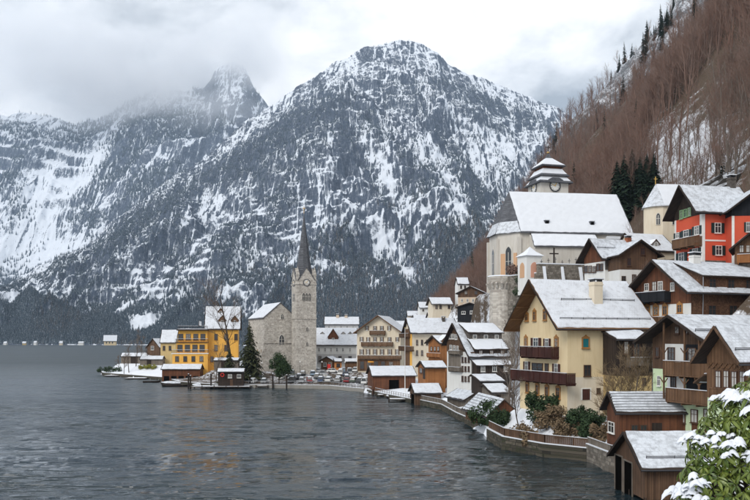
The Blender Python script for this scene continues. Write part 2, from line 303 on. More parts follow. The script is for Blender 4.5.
# main peak: photo crest (px, py), distance of crest, distance of foot
MAINC = [(-140, 318, 2500, 2050), (-60, 306, 2550, 2050), (0, 288, 2600, 2050), (37, 269, 2700, 2000), (87, 244, 2850, 1950), (124, 213, 2950, 1900), (167, 180, 3100, 1850), (205, 158, 3250, 1750), (248, 121, 3400, 1700),
         (300, 87, 3600, 1650), (330, 66, 3700, 1600), (350, 55, 3760, 1600), (365, 47, 3800, 1600), (385, 43, 3800, 1600), (400, 41, 3800, 1600), (420, 43, 3800, 1600), (437, 51, 3800, 1600), (447, 62, 3820, 1600), (470, 73, 3850, 1600), (493, 82, 3900, 1600),
         (520, 93, 3950, 1600), (545, 104, 4000, 1600), (575, 117, 4050, 1600), (620, 140, 4100, 1600), (700, 190, 4100, 1600)]
def main_height(u, Y):
    E, Yc, Y0 = crest(u, MAINC); X = u*Y; zc = E*Yc+HC; t = (Y-Y0)/(Yc-Y0); tt = np.clip(t, 0, 1)
    w1 = 220*(fbm(X/900, Y/900, 3, 5)-.5); w2 = 220*(fbm(X/900+40, Y/900, 3, 6)-.5)
    z = zc*(.55*tt+.45*tt**1.7)
    amp = sstep(0, .25, t)*(1-.97*sstep(.70, .97, t))
    rg = fbm((X+w1+.45*Y)/520, (Y+w2-.2*X)/1500, 5, 21, .5, True); z = z+amp*330*(rg-.62)
    rg2 = fbm((X+w1-.5*Y)/210, (Y+w2)/620, 4, 31, .55, True); z = z+amp*175*(rg2-.6)+amp*52*(fbm((X+w1+.6*Y)/85, (Y-.3*X)/260, 3, 35, .55, True)-.6)
    z = z+sstep(0, .1, t)*(34*(fbm(X/75, Y/75, 4, 41, .6)-.5)+14*(fbm(X/22, Y/22, 3, 51)-.5))
    # strata: dipping ledges, cliffs between shelves
    dip = z+.16*X-.05*Y+150*fbm(X/420, Y/420, 4, 61); per = 66+22*0; k = dip/per; fr = k-np.floor(k); led = (sstep(.45, .95, fr)-fr)*per
    cl = sstep(.42, .68, fbm(X/330, Y/330, 5, 71, .6))*sstep(.16, .4, t)*(1-.8*sstep(.8, .97, t)); z = z+led*cl*.3
    dip2 = z-.12*X+60*fbm(X/160, Y/160, 3, 62); k = dip2/24.0; fr = k-np.floor(k); z = z+(sstep(.5, .95, fr)-fr)*24*.45*cl
    back = np.clip(t-1, 0, 9); z = z*(1-back*1.6)-back*300
    z = z*sstep(-.02, .04, t)+(-12)*(1-sstep(-.02, .04, t))
    return X, np.maximum(z, -12), t
def make_main():
    nu, nv = 820, 470; u, v = fan(-.60, .36, nu, nv); E, Yc, Y0 = crest(u, MAINC)
    Y = (Y0-40)+(Yc*1.06-Y0+40)*v**.93; X, z, t = main_height(u, Y)
    me = np_mesh('mountain', np.stack([X, Y, z], -1).reshape(-1, 3), grid_faces(nu, nv), True)
    px = u*F+CX; py = CY-F*(z-HC)/Y
    def blob(cx, cy, sx, sy, a=0.): 
        dx = px-cx; dy = py-cy; c, s = math.cos(a), math.sin(a); p = dx*c+dy*s; q = -dx*s+dy*c; return np.exp(-(p/sx)**2-(q/sy)**2)
    sn = -.03-.10*sstep(.75, .95, t)-.35*(1-sstep(.05, .24, t))
    X_ = X; bigp = fbm(X/500, Y/500, 3, 91)-.5; sn = sn+.45*bigp
    # snowfields and gullies that the mountain itself has
    for a in ((143, 323, 24, 12, -.1, .75), (385, 175, 60, 9, 1.0, .40), (425, 150, 30, 14, .3, .35), (330, 235, 45, 8, 1.4, .30), (400, 260, 55, 8, .9, .35), (300, 260, 40, 10, .2, .22), (250, 260, 30, 6, .1, .2), (490, 140, 40, 10, .5, .25), (455, 195, 40, 8, 1.1, .3), (200, 215, 40, 8, -.5, .15)):
        sn = sn+a[5]*blob(*a[:5])
    for a in ((345, 130, 70, 8, 1.05, -.35), (270, 140, 95, 13, -.62, -.45), (455, 155, 75, 8, 1.0, -.35), (150, 215, 90, 13, -.62, -.4), (500, 108, 70, 9, .42, -.4), (395, 60, 40, 8, 0, -.12), (420, 250, 60, 7, .9, -.25)):
        sn = sn+a[5]*blob(*a[:5])
    fattr(me, 'snowy', sn)
    tag(link('mountain', me, mountain_mat('mountain_rock')), None, None, None, 'structure')
    # conifers growing on it
    n = 420000; uu = RNG.uniform(-.58, .34, n); E, Yc, Y0 = crest(uu, MAINC); tv = RNG.random(n)**1.35; YY = Y0+6+(Yc*1.0-Y0-6)*tv; XX, zz, tt = main_height(uu, YY)
    XX2, z2, _ = main_height(uu, YY+8); sl = (z2-zz)/8
    d = fbm(XX/170, YY/170, 4, 131)+.3*(fbm(XX/45, YY/45, 2, 135)-.5); rgd = fbm((XX+.45*YY)/260, YY/800, 3, 141)
    lo = .15+.16*(fbm(XX/260, YY/260, 4, 137)-.5)*2; p = .95*(1-sstep(lo-.04, lo+.05, tt)); p = np.maximum(p, sstep(.50, .66, d+.25*(rgd-.5)+.10-.12*tt)*.60*(1-sstep(.8, 1.0, tt)*.5)); p = p*np.where(sl > 1.8, .15, 1)*np.where(zz < 3, 0, 1)
    ppx = uu*F+CX; ppy = CY-F*(zz-HC)/YY
    for cx, cy, sx, sy, a_, k in ((143, 323, 26, 13, -.1, 1.25), (385, 175, 60, 9, 1.0, .9), (425, 150, 30, 14, .3, .8), (330, 235, 45, 8, 1.4, .7), (400, 260, 55, 8, .9, .8), (300, 260, 40, 10, .2, .6), (455, 195, 40, 8, 1.1, .8), (490, 140, 40, 10, .5, .7)):
        dx = ppx-cx; dy = ppy-cy; c, s = math.cos(a_), math.sin(a_); p = p*(1-np.minimum(1, k*np.exp(-((dx*c+dy*s)/sx)**2-((-dx*s+dy*c)/sy)**2)))
    for cx, cy, sx, sy, a_, k in ((270, 140, 95, 12, -.62, .8), (150, 215, 90, 12, -.62, .7), (500, 108, 70, 8, .42, .7), (345, 130, 70, 7, 1.05, .5), (455, 155, 75, 7, 1.0, .5)):
        dx = ppx-cx; dy = ppy-cy; c, s = math.cos(a_), math.sin(a_); p = np.maximum(p, k*np.exp(-((dx*c+dy*s)/sx)**2-((-dx*s+dy*c)/sy)**2))
    acc = RNG.random(n) < p*.8; XX, YY, zz, tt = XX[acc], YY[acc], zz[acc], tt[acc]; k = len(XX)
    hh = (10+9*RNG.random(k))*(1-.4*sstep(.1, .6, tt)); V, Fc, c = tri_cones(XX, YY, zz-1, hh, hh*(.28+.1*RNG.random(k)), 4, 1)
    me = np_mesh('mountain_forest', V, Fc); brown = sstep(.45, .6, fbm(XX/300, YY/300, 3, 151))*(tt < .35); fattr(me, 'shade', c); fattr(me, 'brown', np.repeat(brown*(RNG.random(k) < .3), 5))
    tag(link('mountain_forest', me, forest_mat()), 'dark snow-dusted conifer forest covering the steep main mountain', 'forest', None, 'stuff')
    return k
def forest_mat():
    t = NT('far_conifers'); a = t.n('ShaderNodeAttribute', attribute_name='shade'); b = t.n('ShaderNodeAttribute', attribute_name='brown'); g = t.n('ShaderNodeNewGeometry')
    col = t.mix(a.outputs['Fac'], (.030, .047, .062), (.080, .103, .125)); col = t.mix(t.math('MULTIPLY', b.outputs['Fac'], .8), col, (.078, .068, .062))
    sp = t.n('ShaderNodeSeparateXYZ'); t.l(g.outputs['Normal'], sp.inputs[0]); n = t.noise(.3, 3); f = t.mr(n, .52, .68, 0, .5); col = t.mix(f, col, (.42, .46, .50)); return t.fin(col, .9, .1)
LEFTC = [(-160, 96, 5600, 3000), (-80, 104, 5600, 3000), (0, 111, 5600, 3000), (20, 113, 5600, 3000), (40, 119, 5600, 3000), (62, 124, 5600, 3000), (75, 128, 5600, 3000), (90, 125, 5600, 3000), (105, 121, 5600, 3000), (118, 112, 5600, 3000), (130, 106, 5600, 3000), (150, 97, 5650, 3000), (165, 93, 5700, 3000), (185, 90, 5700, 3000), (205, 86, 5800, 3000),
         (211, 79, 5800, 3000), (215, 71, 5800, 3000), (220, 66, 5800, 3000), (226, 65, 5800, 3000), (231, 63, 5800, 3000), (238, 64, 5800, 3000), (243, 67, 5800, 3000), (247, 72, 5800, 3000), (250, 80, 5800, 3000), (257, 93, 5800, 3000), (275, 110, 5800, 3000), (310, 130, 5800, 3000)]
def left_height(u, Y):
    E, Yc, Y0 = crest(u, LEFTC); X = u*Y; zc = E*Yc+HC; t = (Y-Y0)/(Yc-Y0); tt = np.clip(t, 0, 1)
    w1 = 300*(fbm(X/1100, Y/1100, 3, 205)-.5); z = zc*(.35*tt+.65*tt**1.5); amp = sstep(0, .3, t)*(1-.72*sstep(.75, 1.0, t))
    z = z+amp*420*(fbm((X+w1-.5*Y)/800, (Y+.2*X)/1800, 5, 221, .5, True)-.62)+amp*120*(fbm((X+w1)/260, Y/600, 4, 231, .55, True)-.6)
    z = z+sstep(0, .1, t)*(34*(fbm(X/90, Y/90, 4, 241, .6)-.5)+22*(fbm(X/35, Y/35, 3, 245)-.5))+sstep(.7, .95, t)*34*(fbm(X/110, Y/110, 4, 247, .6)-.5)
    cl = sstep(.4, .7, fbm(X/500, Y/500, 5, 271, .6))*sstep(.3, .5, t)*(1-.8*sstep(.8, .97, t)); dip = z+.15*X+170*fbm(X/450, Y/450, 4, 261); k = dip/90; fr = k-np.floor(k); z = z+(sstep(.45, .95, fr)-fr)*90*cl*.9
    # wide snow bowl
    gx = (X+2150)/420; gy = (Y-4400)/520; z = z-170*np.exp(-gx*gx-gy*gy)
    back = np.clip(t-1, 0, 9); return X, np.maximum(z*(1-back*1.5), -12), t
def make_left():
    nu, nv = 460, 330; u, v = fan(-.64, -.08, nu, nv); E, Yc, Y0 = crest(u, LEFTC); Y = Y0-20+(Yc*1.05-Y0+20)*v; X, z, t = left_height(u, Y)
    me = np_mesh('far_mountain', np.stack([X, Y, z], -1).reshape(-1, 3), grid_faces(nu, nv), True); px = u*F+CX; py = CY-F*(z-HC)/Y
    sn = -.04+.4*(fbm(X/700, Y/700, 3, 291)-.5)
    for cx, cy, sx, sy, a, k in ((45, 225, 45, 26, -.9, .38), (90, 165, 40, 8, -1.0, .5), (30, 190, 40, 14, -.5, .35), (70, 250, 80, 8, -.35, .45), (0, 250, 40, 20, 0, .25), (50, 145, 60, 6, -.1, -.15), (170, 150, 70, 25, -.8, -.12)):
        dx = px-cx; dy = py-cy; c, s = math.cos(a), math.sin(a); sn = sn+k*np.exp(-((dx*c+dy*s)/sx)**2-((-dx*s+dy*c)/sy)**2)
    fattr(me, 'snowy', sn); tag(link('far_mountain', me, mountain_mat('far_mountain_rock')), None, None, None, 'structure')
    n = 90000; uu = RNG.uniform(-.62, -.12, n); E, Yc, Y0 = crest(uu, LEFTC); YY = Y0+(Yc-Y0)*RNG.random(n); XX, zz, tt = left_height(uu, YY); X2, z2, _ = left_height(uu, YY+10); sl = (z2-zz)/10
    d = fbm(XX/220, YY/220, 4, 331); ppx = uu*F+CX; ppy = CY-F*(zz-HC)/YY
    p = sstep(.46, .60, d)*.7*(1-.5*sstep(.7, 1, tt))*np.where(sl > 1.7, .1, 1)*np.where(zz < 3, 0, 1)
    for cx, cy, sx, sy, a, k in ((45, 225, 45, 26, -.9, 1.2), (90, 165, 40, 8, -1.0, .9), (70, 250, 80, 8, -.35, 1.0), (0, 250, 40, 20, 0, 1.)):
        dx = ppx-cx; dy = ppy-cy; c, s = math.cos(a), math.sin(a); p = p*(1-np.minimum(1, k*np.exp(-((dx*c+dy*s)/sx)**2-((-dx*s+dy*c)/sy)**2)))
    acc = RNG.random(n) < p; XX, YY, zz = XX[acc], YY[acc], zz[acc]; k = len(XX); hh = 16+12*RNG.random(k); V, Fc, c = tri_cones(XX, YY, zz-1, hh, hh*.33, 4, 1)
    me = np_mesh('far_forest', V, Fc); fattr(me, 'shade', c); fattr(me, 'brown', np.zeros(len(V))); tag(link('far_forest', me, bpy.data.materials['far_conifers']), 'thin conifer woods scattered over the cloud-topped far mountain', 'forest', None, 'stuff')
def make_lake():
    # open water out to the far shores; ripples are real relief near the town, finer ones in the normal
    nu, nv = 400, 470; px = np.linspace(-330, 1080, nu)[:, None]; py = CY+np.concatenate([np.linspace(700, 224, 20), np.linspace(220, 12, nv-80), np.geomspace(11.5, 1.9, 60)])[None, :]
    Y = HC*F/(py-CY)*np.ones_like(px); X = (px-CX)/F*Y
    wx = X+2.5*fbm(X/14, Y/14, 2, 401); wy = Y+5*fbm(X/22, Y/22, 3, 402)
    fade = 1-.85*sstep(110, 480, Y)
    z = .24*(fbm(wx/6.5, wy/2.5, 2, 403, .45, True)-.5)+.11*(fbm(wx/2.6, wy/1.05, 2, 407, .5, True)-.5)+.16*(fbm(wx/18, wy/7, 2, 409)-.5)
    z = z*fade*(.65+.7*fbm(X/40, Y/30, 2, 411))
    me = np_mesh('lake', np.stack([X, Y, z], -1).reshape(-1, 3), grid_faces(nu, nv), True)
    t = NT('lake_water'); g = t.n('ShaderNodeNewGeometry'); ps = g.outputs['Position']
    v1 = t.mapv((.15, .46, 1), ps, rot=(0, 0, .12)); a = t.noise(1.0, 6, .62, v1, .4); v2 = t.mapv((.05, .14, 1), ps, rot=(0, 0, -.1)); b = t.noise(1, 4, .6, v2, .3); v3 = t.mapv((.6, 1.6, 1), ps, rot=(0, 0, -.15)); c = t.noise(1, 4, .6, v3)
    v4 = t.mapv((.006, .02, 1), ps); w = t.noise(1, 4, .6, v4)
    h = t.math('ADD', t.math('MULTIPLY', a, .30), t.math('MULTIPLY', b, .8)); h = t.math('ADD', h, t.math('MULTIPLY', c, .08)); vb2 = t.mapv((.014, .045, 1), ps, rot=(0, 0, .06)); h = t.math('ADD', h, t.math('MULTIPLY', t.noise(1, 4, .6, vb2, .3), 2.2)); h = t.math('MULTIPLY', h, t.mr(w, .35, .65, .35, 1.35))
    bp = t.bump(h, 1.0, 1.0); t.b.inputs['IOR'].default_value = 1.33
    sy = t.n('ShaderNodeSeparateXYZ'); t.l(ps, sy.inputs[0]); t.fin((.016, .028, .034), t.mr(sy.outputs[1], 90, 500, .05, .48), .75); tag(link('lake', me, t.mat), None, None, None, 'structure')
make_lake(); NTREE = make_main(); make_left()

def make_haze():
    mb = MB(); mb.box(-9000, 9000, -400, 9500, -30, 2150); t = NT('haze_air'); t.nt.nodes.remove(t.b)
    v = t.n('ShaderNodeVolumePrincipled'); v.inputs['Color'].default_value = (.62, .79, 1.0, 1); v.inputs['Density'].default_value = 4.6e-5; v.inputs['Anisotropy'].default_value = .1
    t.l(v.outputs[0], t.out.inputs['Volume']); tag(mb.build('haze', t.mat), None, None, None, 'stuff')
def make_cloud():
    c = P(165, 92, 5350); mb = MB(); mb.box(c.x-1500, c.x+900, 4700, 6100, 1300, 2140); t = NT('cloud_vapour'); t.nt.nodes.remove(t.b)
    g = t.n('ShaderNodeNewGeometry'); ps = g.outputs['Position']; n = t.noise(.0021, 5, .6, ps, .4); sp = t.n('ShaderNodeSeparateXYZ'); t.l(ps, sp.inputs[0])
    def win(x, a, b, c_, d): return t.math('MULTIPLY', t.mr(x, a, b), t.mr(x, c_, d, 1, 0))
    w = t.math('MULTIPLY', win(sp.outputs[0], c.x-1500, c.x-700, c.x+500, c.x+900), win(sp.outputs[1], 4700, 5000, 5800, 6100)); w = t.math('MULTIPLY', w, win(sp.outputs[2], 1300, 1750, 2050, 2140))
    d = t.math('MULTIPLY', t.math('MULTIPLY', t.mr(n, .42, .62), w), .0062)
    v = t.n('ShaderNodeVolumePrincipled'); v.inputs['Color'].default_value = (.97, .98, 1.0, 1); t.l(d, v.inputs['Density']); t.l(v.outputs[0], t.out.inputs['Volume'])
    tag(mb.build('cloud', t.mat), 'grey-white cloud bank hanging on the far left peak', 'cloud', None, 'stuff')
make_haze()
make_cloud()
# ================================================================ HOUSES
PADS = []
def snow_sheet(parent, a, b, c, d, th=.16, name='snow', mat='snow', nx=None, ny=None, rag=.17):
    """uneven layer of snow on the patch a-b (eave) d-c (ridge)"""
    a, b, c, d = map(Vector, (a, b, c, d)); nx = nx or max(3, min(28, int((b-a).length/.8))); ny = ny or max(3, min(14, int((d-a).length/.8))); V = []
    for i in range(nx+1):
        for j in range(ny+1):
            u, v = i/nx, j/ny; p = (a.lerp(b, u)).lerp(d.lerp(c, u), v)
            edge = i in (0, nx) or j in (0, ny)
            if j == 0: p = p+(d-a).normalized()*(random.uniform(-.2, .8)+.9*max(0, math.sin(u*9+a.x*3)*math.sin(u*4+a.y)))*rag
            if i == 0: p = p+(b-a).normalized()*random.uniform(0, 1)*rag
            if i == nx: p = p-(b-a).normalized()*random.uniform(0, 1)*rag
            V.append(p+Vector((0, 0, th*(.55 if edge else 1)*random.uniform(.8, 1.15)*(1+.35*math.sin(u*7+a.x)*math.sin(v*5+a.y)))))
    n = len(V); mb = MB(); mb.v = [tuple(p) for p in V]
    id = lambda i, j: i*(ny+1)+j
    for i in range(nx):
        for j in range(ny): mb.f.append((id(i, j), id(i+1, j), id(i+1, j+1), id(i, j+1)))
    ring = [id(i, 0) for i in range(nx+1)]+[id(nx, j) for j in range(1, ny+1)]+[id(i, ny) for i in range(nx-1, -1, -1)]+[id(0, j) for j in range(ny-1, 0, -1)]
    m = len(ring)
    for k in ring: mb.v.append((mb.v[k][0], mb.v[k][1], mb.v[k][2]-th*1.3))
    for k in range(m): mb.f.append((ring[k], n+k, n+(k+1) % m, ring[(k+1) % m]))
    mb.f.append(tuple(n+k for k in range(m-1, -1, -1))); mb.m = [0]*len(mb.f)
    return mb.build(name, M[mat], parent, smooth=False)
WCACHE = {}
def win_mesh(w, h, typ):
    k = (round(w, 1), round(h, 1), typ)
    if k in WCACHE: return WCACHE[k]
    w, h = max(.3, k[0]), max(.4, k[1]); fr = MB(); t = .09 if w > .6 else .06; o = .10
    fm = {'w': 'frame_w', 'b': 'frame_b', 's': 'frame_w', 'o': 'frame_o', 'teal': 'frame_o', 'd': 'frame_b', 'g': 'frame_w', 'sb': 'frame_w', 'gl': 'green_lt', 'c': 'frame_b', 'k': 'metal', 'st': 'church_pl'}[typ]
    if typ in ('o', 'teal'): t = .16
    for x0, x1, z0, z1 in ((-w/2, -w/2+t, 0, h), (w/2-t, w/2, 0, h), (-w/2+t, w/2-t, h-t, h), (-w/2+t, w/2-t, 0, t)): fr.box(x0, x1, -o, .02, z0, z1)
    if typ not in ('d', 'teal', 'k'):
        fr.box(-.03, .03, -o*.7, .02, t, h-t)
        if h > .9: fr.box(-w/2+t, w/2-t, -o*.69, .02, h*.62, h*.62+.05)
    fr.box(-w/2-.08, w/2+.08, -o-.1, .02, -.08, 0)
    if typ in ('o', 'teal'): fr.prism([(-w/2-.08, 0, h), (w/2+.08, 0, h), (w*.15, 0, h+.22), (0, 0, h+.42), (-w*.15, 0, h+.22)], (0, -o-.02, 0))
    pn = MB(); pn.box(-w/2+t, w/2-t, -.04, .015, t, h-t); r = [fr.mesh('window'), pn.mesh('pane'), None]; fr_m = M[fm]
    r[0].materials.append(fr_m); r[1].materials.append(M['teal'] if typ == 'teal' else M['curtain'] if typ == 'c' else M['glass'])
    if typ in ('s', 'g', 'sb'):
        sh = MB(); sh.box(0, w*.48, -.09, -.03, .03, h-.03); sh.box(.06, w*.48-.06, -.11, -.09, .12, h*.45); sh.box(.06, w*.48-.06, -.11, -.09, h*.55, h-.12); r[2] = sh.mesh('shutter'); r[2].materials.append(M['green_sh'] if typ == 'g' else M['dkred'] if typ == 's' else M['wood'])
    WCACHE[k] = r; return r
class House:
    def __init__(s, name, label, cat, px, Y, th, zb, ye, yr, W=None, far=None, D=10, oe=.9, og=.9, wall='cream', upper=None, ysplit=None, rf=.5, tk=.2, roof='wood_dark', snow='snow_roof', group=None, drop=3, board=None, rear=None, pad=True, X=None, snowth=.16, gutter=True, soffit=None, far_board=False):
        th = R(th); s.th = th; x = (px-CX)/F*Y if X is None else X; c, n = math.cos(th), math.sin(th)
        if W is None:
            u = (far-CX)/F; W = (x-u*Y)/(n+u*c)
        s.C = Vector((x, Y, zb)); s.W, s.D, s.oe, s.og, s.tk, s.roofmat, s.snowmat = W, D, oe, og, tk, roof, snow
        s.root = empty(name, s.C, th, label, cat, group); s.inv = (Matrix.Translation(s.C) @ Matrix.Rotation(th, 4, 'Z')).inverted(); s.snowth = snowth
        yR = rf*W; s.yR = yR; Yc = Y-og*n-oe*c; zE = HC-(ye-CY)/F*Yc-zb; Ya = Y-og*n+yR*c; zR = HC-(yr-CY)/F*Ya-zb
        m = (zR-zE)/(yR+oe); s.m = m; s.zE, s.zR = zE, zR; s.zw = zE+m*oe-tk-.02; zF = zR-m*(W-yR+oe); s.zF = zF; s.zwf = zF+m*oe-tk-.02; s.zwr = zR-tk-.02
        up = upper; zs = None
        if upper: zs = HC-(ysplit-CY)/F*Y-zb; s.zs = zs
        mb = MB()
        if up:
            mb.box(0, D, 0, W, -drop, zs); mb.build('wall', M[wall], s.root); mb = MB(); e = .04
            mb.prism([(-e, -e, zs), (-e, W+e, zs), (-e, W+e, s.zwf), (-e, yR, s.zwr), (-e, -e, s.zw)], (D+2*e, 0, 0)); mb.build('upper_wall', M[up], s.root)
        else:
            mb.prism([(0, 0, -drop), (0, W, -drop), (0, W, s.zwf), (0, yR, s.zwr), (0, 0, s.zw)], (D, 0, 0)); mb.build('wall', M[wall], s.root)
        # roof slabs
        mb = MB(); x0, x1 = -og, D+og; mb.prism([(x0, -oe, zE), (x1, -oe, zE), (x1, yR, zR), (x0, yR, zR)], (0, 0, -tk)); mb.prism([(x0, yR+.001, zR), (x1, yR+.001, zR), (x1, W+oe, zF), (x0, W+oe, zF)], (0, 0, -tk))
        s.roof = mb.build('roof', M[soffit or roof], s.root); g = .12
        s.sn = snow_sheet(s.roof, (x0+g, -oe+g, zE+m*g), (x1-g, -oe+g, zE+m*g), (x1-g, yR, zR), (x0+g, yR, zR), snowth, mat=snow); s.sf = snow_sheet(s.roof, (x1-g, W+oe-g, zF+m*g), (x0+g, W+oe-g, zF+m*g), (x0+g, yR, zR), (x1-g, yR, zR), snowth, mat=snow)
        bw = .26; xx = x0-.03
        MB().prism([(xx, -oe, zE+.05), (xx, yR, zR+.05), (xx, yR, zR-bw), (xx, -oe, zE-bw)], (.08, 0, 0)).build('bargeboard', M[board or roof], s.root)
        MB().prism([(xx, W+oe, zF+.05), (xx, yR+.001, zR+.05), (xx, yR+.001, zR-bw), (xx, W+oe, zF-bw)], (.08, 0, 0)).build('bargeboard', M[board or roof], s.root)
        if far_board:
            xx = x1-.05; MB().prism([(xx, -oe, zE+.05), (xx, yR, zR+.05), (xx, yR, zR-bw), (xx, -oe, zE-bw)], (.08, 0, 0)).build('bargeboard', M[board or roof], s.root)
        if gutter: MB().tube([(x0, -oe-.06, zE-.1), (x1, -oe-.06, zE-.1)], .08, 6).build('gutter', M['metal'], s.root)
        if pad: PADS.append((s.C.x, s.C.y, th, W, D, zb))
        s.n = 0
    def ray(s, px, py):
        d = Vector(((px-CX)/F, 1, (CY-py)/F)); return s.inv @ Vector((0, 0, HC)), s.inv.to_3x3() @ d
    def hit(s, w, px, py, off=0.):
        o, d = s.ray(px, py)
        if w == 'g': t = (-off-o.x)/d.x; return (o+d*t).y, (o+d*t).z
        if w == 'r': t = (s.D+off-o.x)/d.x; return (o+d*t).y, (o+d*t).z
        t = (-off-o.y)/d.y; return (o+d*t).x, (o+d*t).z
    def lp(s, w, u, n, z): return Vector((-n, u, z)) if w == 'g' else Vector((s.D+n, u, z)) if w == 'r' else Vector((u, -n, z))
    def wrz(s, w): return R(-90) if w == 'g' else R(90) if w == 'r' else 0.
    def rect(s, w, x0, y0, x1, y1, off=0.):
        ym = (y0+y1)/2; xm = (x0+x1)/2; ua = s.hit(w, x0, ym, off)[0]; ub = s.hit(w, x1, ym, off)[0]; za = s.hit(w, xm, y1, off)[1]; zb = s.hit(w, xm, y0, off)[1]
        return min(ua, ub), max(ua, ub), za, zb
    def win(s, w, x0, y0, x1, y1, typ='w', off=.05, name='window'):
        u0, u1, z0, z1 = s.rect(w, x0, y0, x1, y1, off); s.winl(w, (u0+u1)/2, z0, u1-u0, z1-z0, typ, off, name)
    def winl(s, w, u, z, ww, hh, typ='w', off=.05, name='window', snow=False):
        me = win_mesh(ww, hh, typ); p = s.lp(w, u, off, z); o = link(name, me[0], None, s.root, p, s.wrz(w)); link('pane', me[1], None, o)
        if me[2]:
            W2 = round(ww, 1); link('shutter', me[2], None, o, (W2/2+.02, 0, 0)); link('shutter', me[2], None, o, (-W2/2-.02-max(.3, W2)*.48, 0, 0))
        return o
    def row(s, w, xs, y0, y1, wpx, typ='w', off=.05):
        for x in xs: s.win(w, x-wpx/2, y0, x+wpx/2, y1, typ, off)
    def panel(s, w, x0, y0, x1, y1, mat, name='panel', off=.06, base=-.05):
        u0, u1, z0, z1 = s.rect(w, x0, y0, x1, y1, off); return s.panl(w, u0, u1, z0, z1, mat, name, off)
    def panl(s, w, u0, u1, z0, z1, mat, name='panel', off=.06):
        a = s.lp(w, u0, off, z0); b = s.lp(w, u1, -.05, z1); mb = MB(); mb.box(min(a.x, b.x), max(a.x, b.x), min(a.y, b.y), max(a.y, b.y), z0, z1); return mb.build(name, M[mat], s.root)
    def balc(s, w, x0, x1, yt, yb, dep=1.2, mat='wood_h', yl=None, slat=True, snow=True, xref=None, post=None):
        """balcony whose railing front spans pixels x0..x1, rail top at yt, floor at yb (both read at xref)"""
        xr = xref if xref is not None else (x0+x1)/2; ua = s.hit(w, x0, yt, dep)[0]; ub = s.hit(w, x1, yt, dep)[0]; zt = s.hit(w, xr, yt, dep)[1]; z0 = s.hit(w, xr, yb, dep)[1]
        s.balcl(w, min(ua, ub), max(ua, ub), z0, zt, dep, mat, slat, snow)
    def balcl(s, w, u0, u1, z0, zt, dep=1.2, mat='wood_h', slat=True, snow=True):
        fl = MB(); L = lambda u, n, z: s.lp(w, u, n, z)
        def bx(mb, ua, ub, na, nb, za, zb_):
            a, b = L(ua, na, za), L(ub, nb, zb_); mb.box(min(a.x, b.x), max(a.x, b.x), min(a.y, b.y), max(a.y, b.y), za, zb_)
        bx(fl, u0, u1, -.1, dep, z0-.02, z0+.14)
        for k in range(max(2, int((u1-u0)/2)+1)):
            u = u0+.15+(u1-u0-.3)*k/max(1, int((u1-u0)/2)); bx(fl, u-.08, u+.08, -.05, dep-.1, z0-.24, z0-.02)
        b = fl.build('balcony', M[mat], s.root); rl = MB()
        bx(rl, u0, u1, dep-.1, dep+.02, zt-.1, zt); bx(rl, u0, u0+.1, 0, dep-.101, zt-.1, zt); bx(rl, u1-.1, u1, 0, dep-.101, zt-.1, zt)
        nps = max(2, int((u1-u0)/1.9)+1)
        for k in range(nps+1):
            u = u0+(u1-u0-.1)*k/nps; bx(rl, u, u+.1, dep-.12, dep+.035, z0+.14, zt-.102)
        rl.build('railing', M[mat], b); sl = MB(); ns = max(3, int((u1-u0)/.17)); wd = (u1-u0)/ns
        for k in range(ns): bx(sl, u0+k*wd+.012, u0+(k+1)*wd-.012, dep-.07, dep-.03, z0+.16, zt-.12)
        for side in (u0+.03, u1-.07):
            for k in range(max(2, int(dep/.18))): q = dep/max(2, int(dep/.18)); bx(sl, side, side+.04, k*q+.012, (k+1)*q-.02-(.13 if k == max(2, int(dep/.18))-1 else 0), z0+.16, zt-.12)
        sl.build('rail_boards', M[mat], b)
        if snow: sm = MB(); bx(sm, u0+.02, u1-.02, dep-.14, dep+.05, zt+.001, zt+.06); sm.build('snow', M['snow'], b)
        return b
    def zroof(s, y): return s.zE+s.m*(y+s.oe) if y <= s.yR else s.zR-s.m*(y-s.yR)
    def chimney(s, x, y, w, d, ht, mat='white_pl', cap='snow'):
        z = s.zroof(y); mb = MB(); mb.box(x-w/2, x+w/2, y-d/2, y+d/2, z-1.0, z+ht); mb.box(x-w/2-.08, x+w/2+.08, y-d/2-.08, y+d/2+.08, z+ht*.82, z+ht*.88)
        c = mb.build('chimney', M[mat], s.root); mb = MB()
        for a in (-1, 1): mb.box(x+a*w*.42-.06, x+a*w*.42+.06, y-d*.45, y+d*.45, z+ht, z+ht+.3)
        mb.box(x-w/2-.12, x+w/2+.12, y-d/2-.12, y+d/2+.12, z+ht+.3, z+ht+.38); mb.build('chimney_cap', M['metal'], c)
        mb = MB(); mb.box(x-w/2-.1, x+w/2+.1, y-d/2-.1, y+d/2+.1, z+ht+.381, z+ht+.52); mb.build('snow', M['snow'], c)
    def chim_px(s, x0, y0, x1, y1, mat='white_pl', dep=None):
        # where the ray through the chimney foot meets the near roof slope
        o, d = s.ray((x0+x1)/2, y1); zs = s.zE+s.snowth; t = (zs+s.m*(o.y+s.oe)-o.z)/(d.z-s.m*d.y); p = o+d*t; Yw = t; w = (x1-x0)/F*Yw; ht = (y1-y0)/F*Yw
        s.chimney(p.x, p.y+w*.4, w*.82, w*.8, max(.5, ht-.55), mat)
    def guard(s, y_off, x0=None, x1=None):
        """snow guard rail lying along the near slope at height fraction y_off"""
        y = -s.oe+(s.yR+s.oe)*y_off; z = s.zroof(y)+s.snowth; x0 = -s.og+.5 if x0 is None else x0; x1 = s.D+s.og-.5 if x1 is None else x1; mb = MB()
        mb.tube([(x0, y, z+.22), (x1, y, z+.22)], .04, 5); mb.tube([(x0, y+.05, z+.08), (x1, y+.05, z+.08)], .04, 5)
        k = max(2, int((x1-x0)/1.8))
        for i in range(k+1): x = x0+(x1-x0)*i/k; mb.bar((x, y+.05, z-.15), (x, y-.02, z+.28), .05, .05)
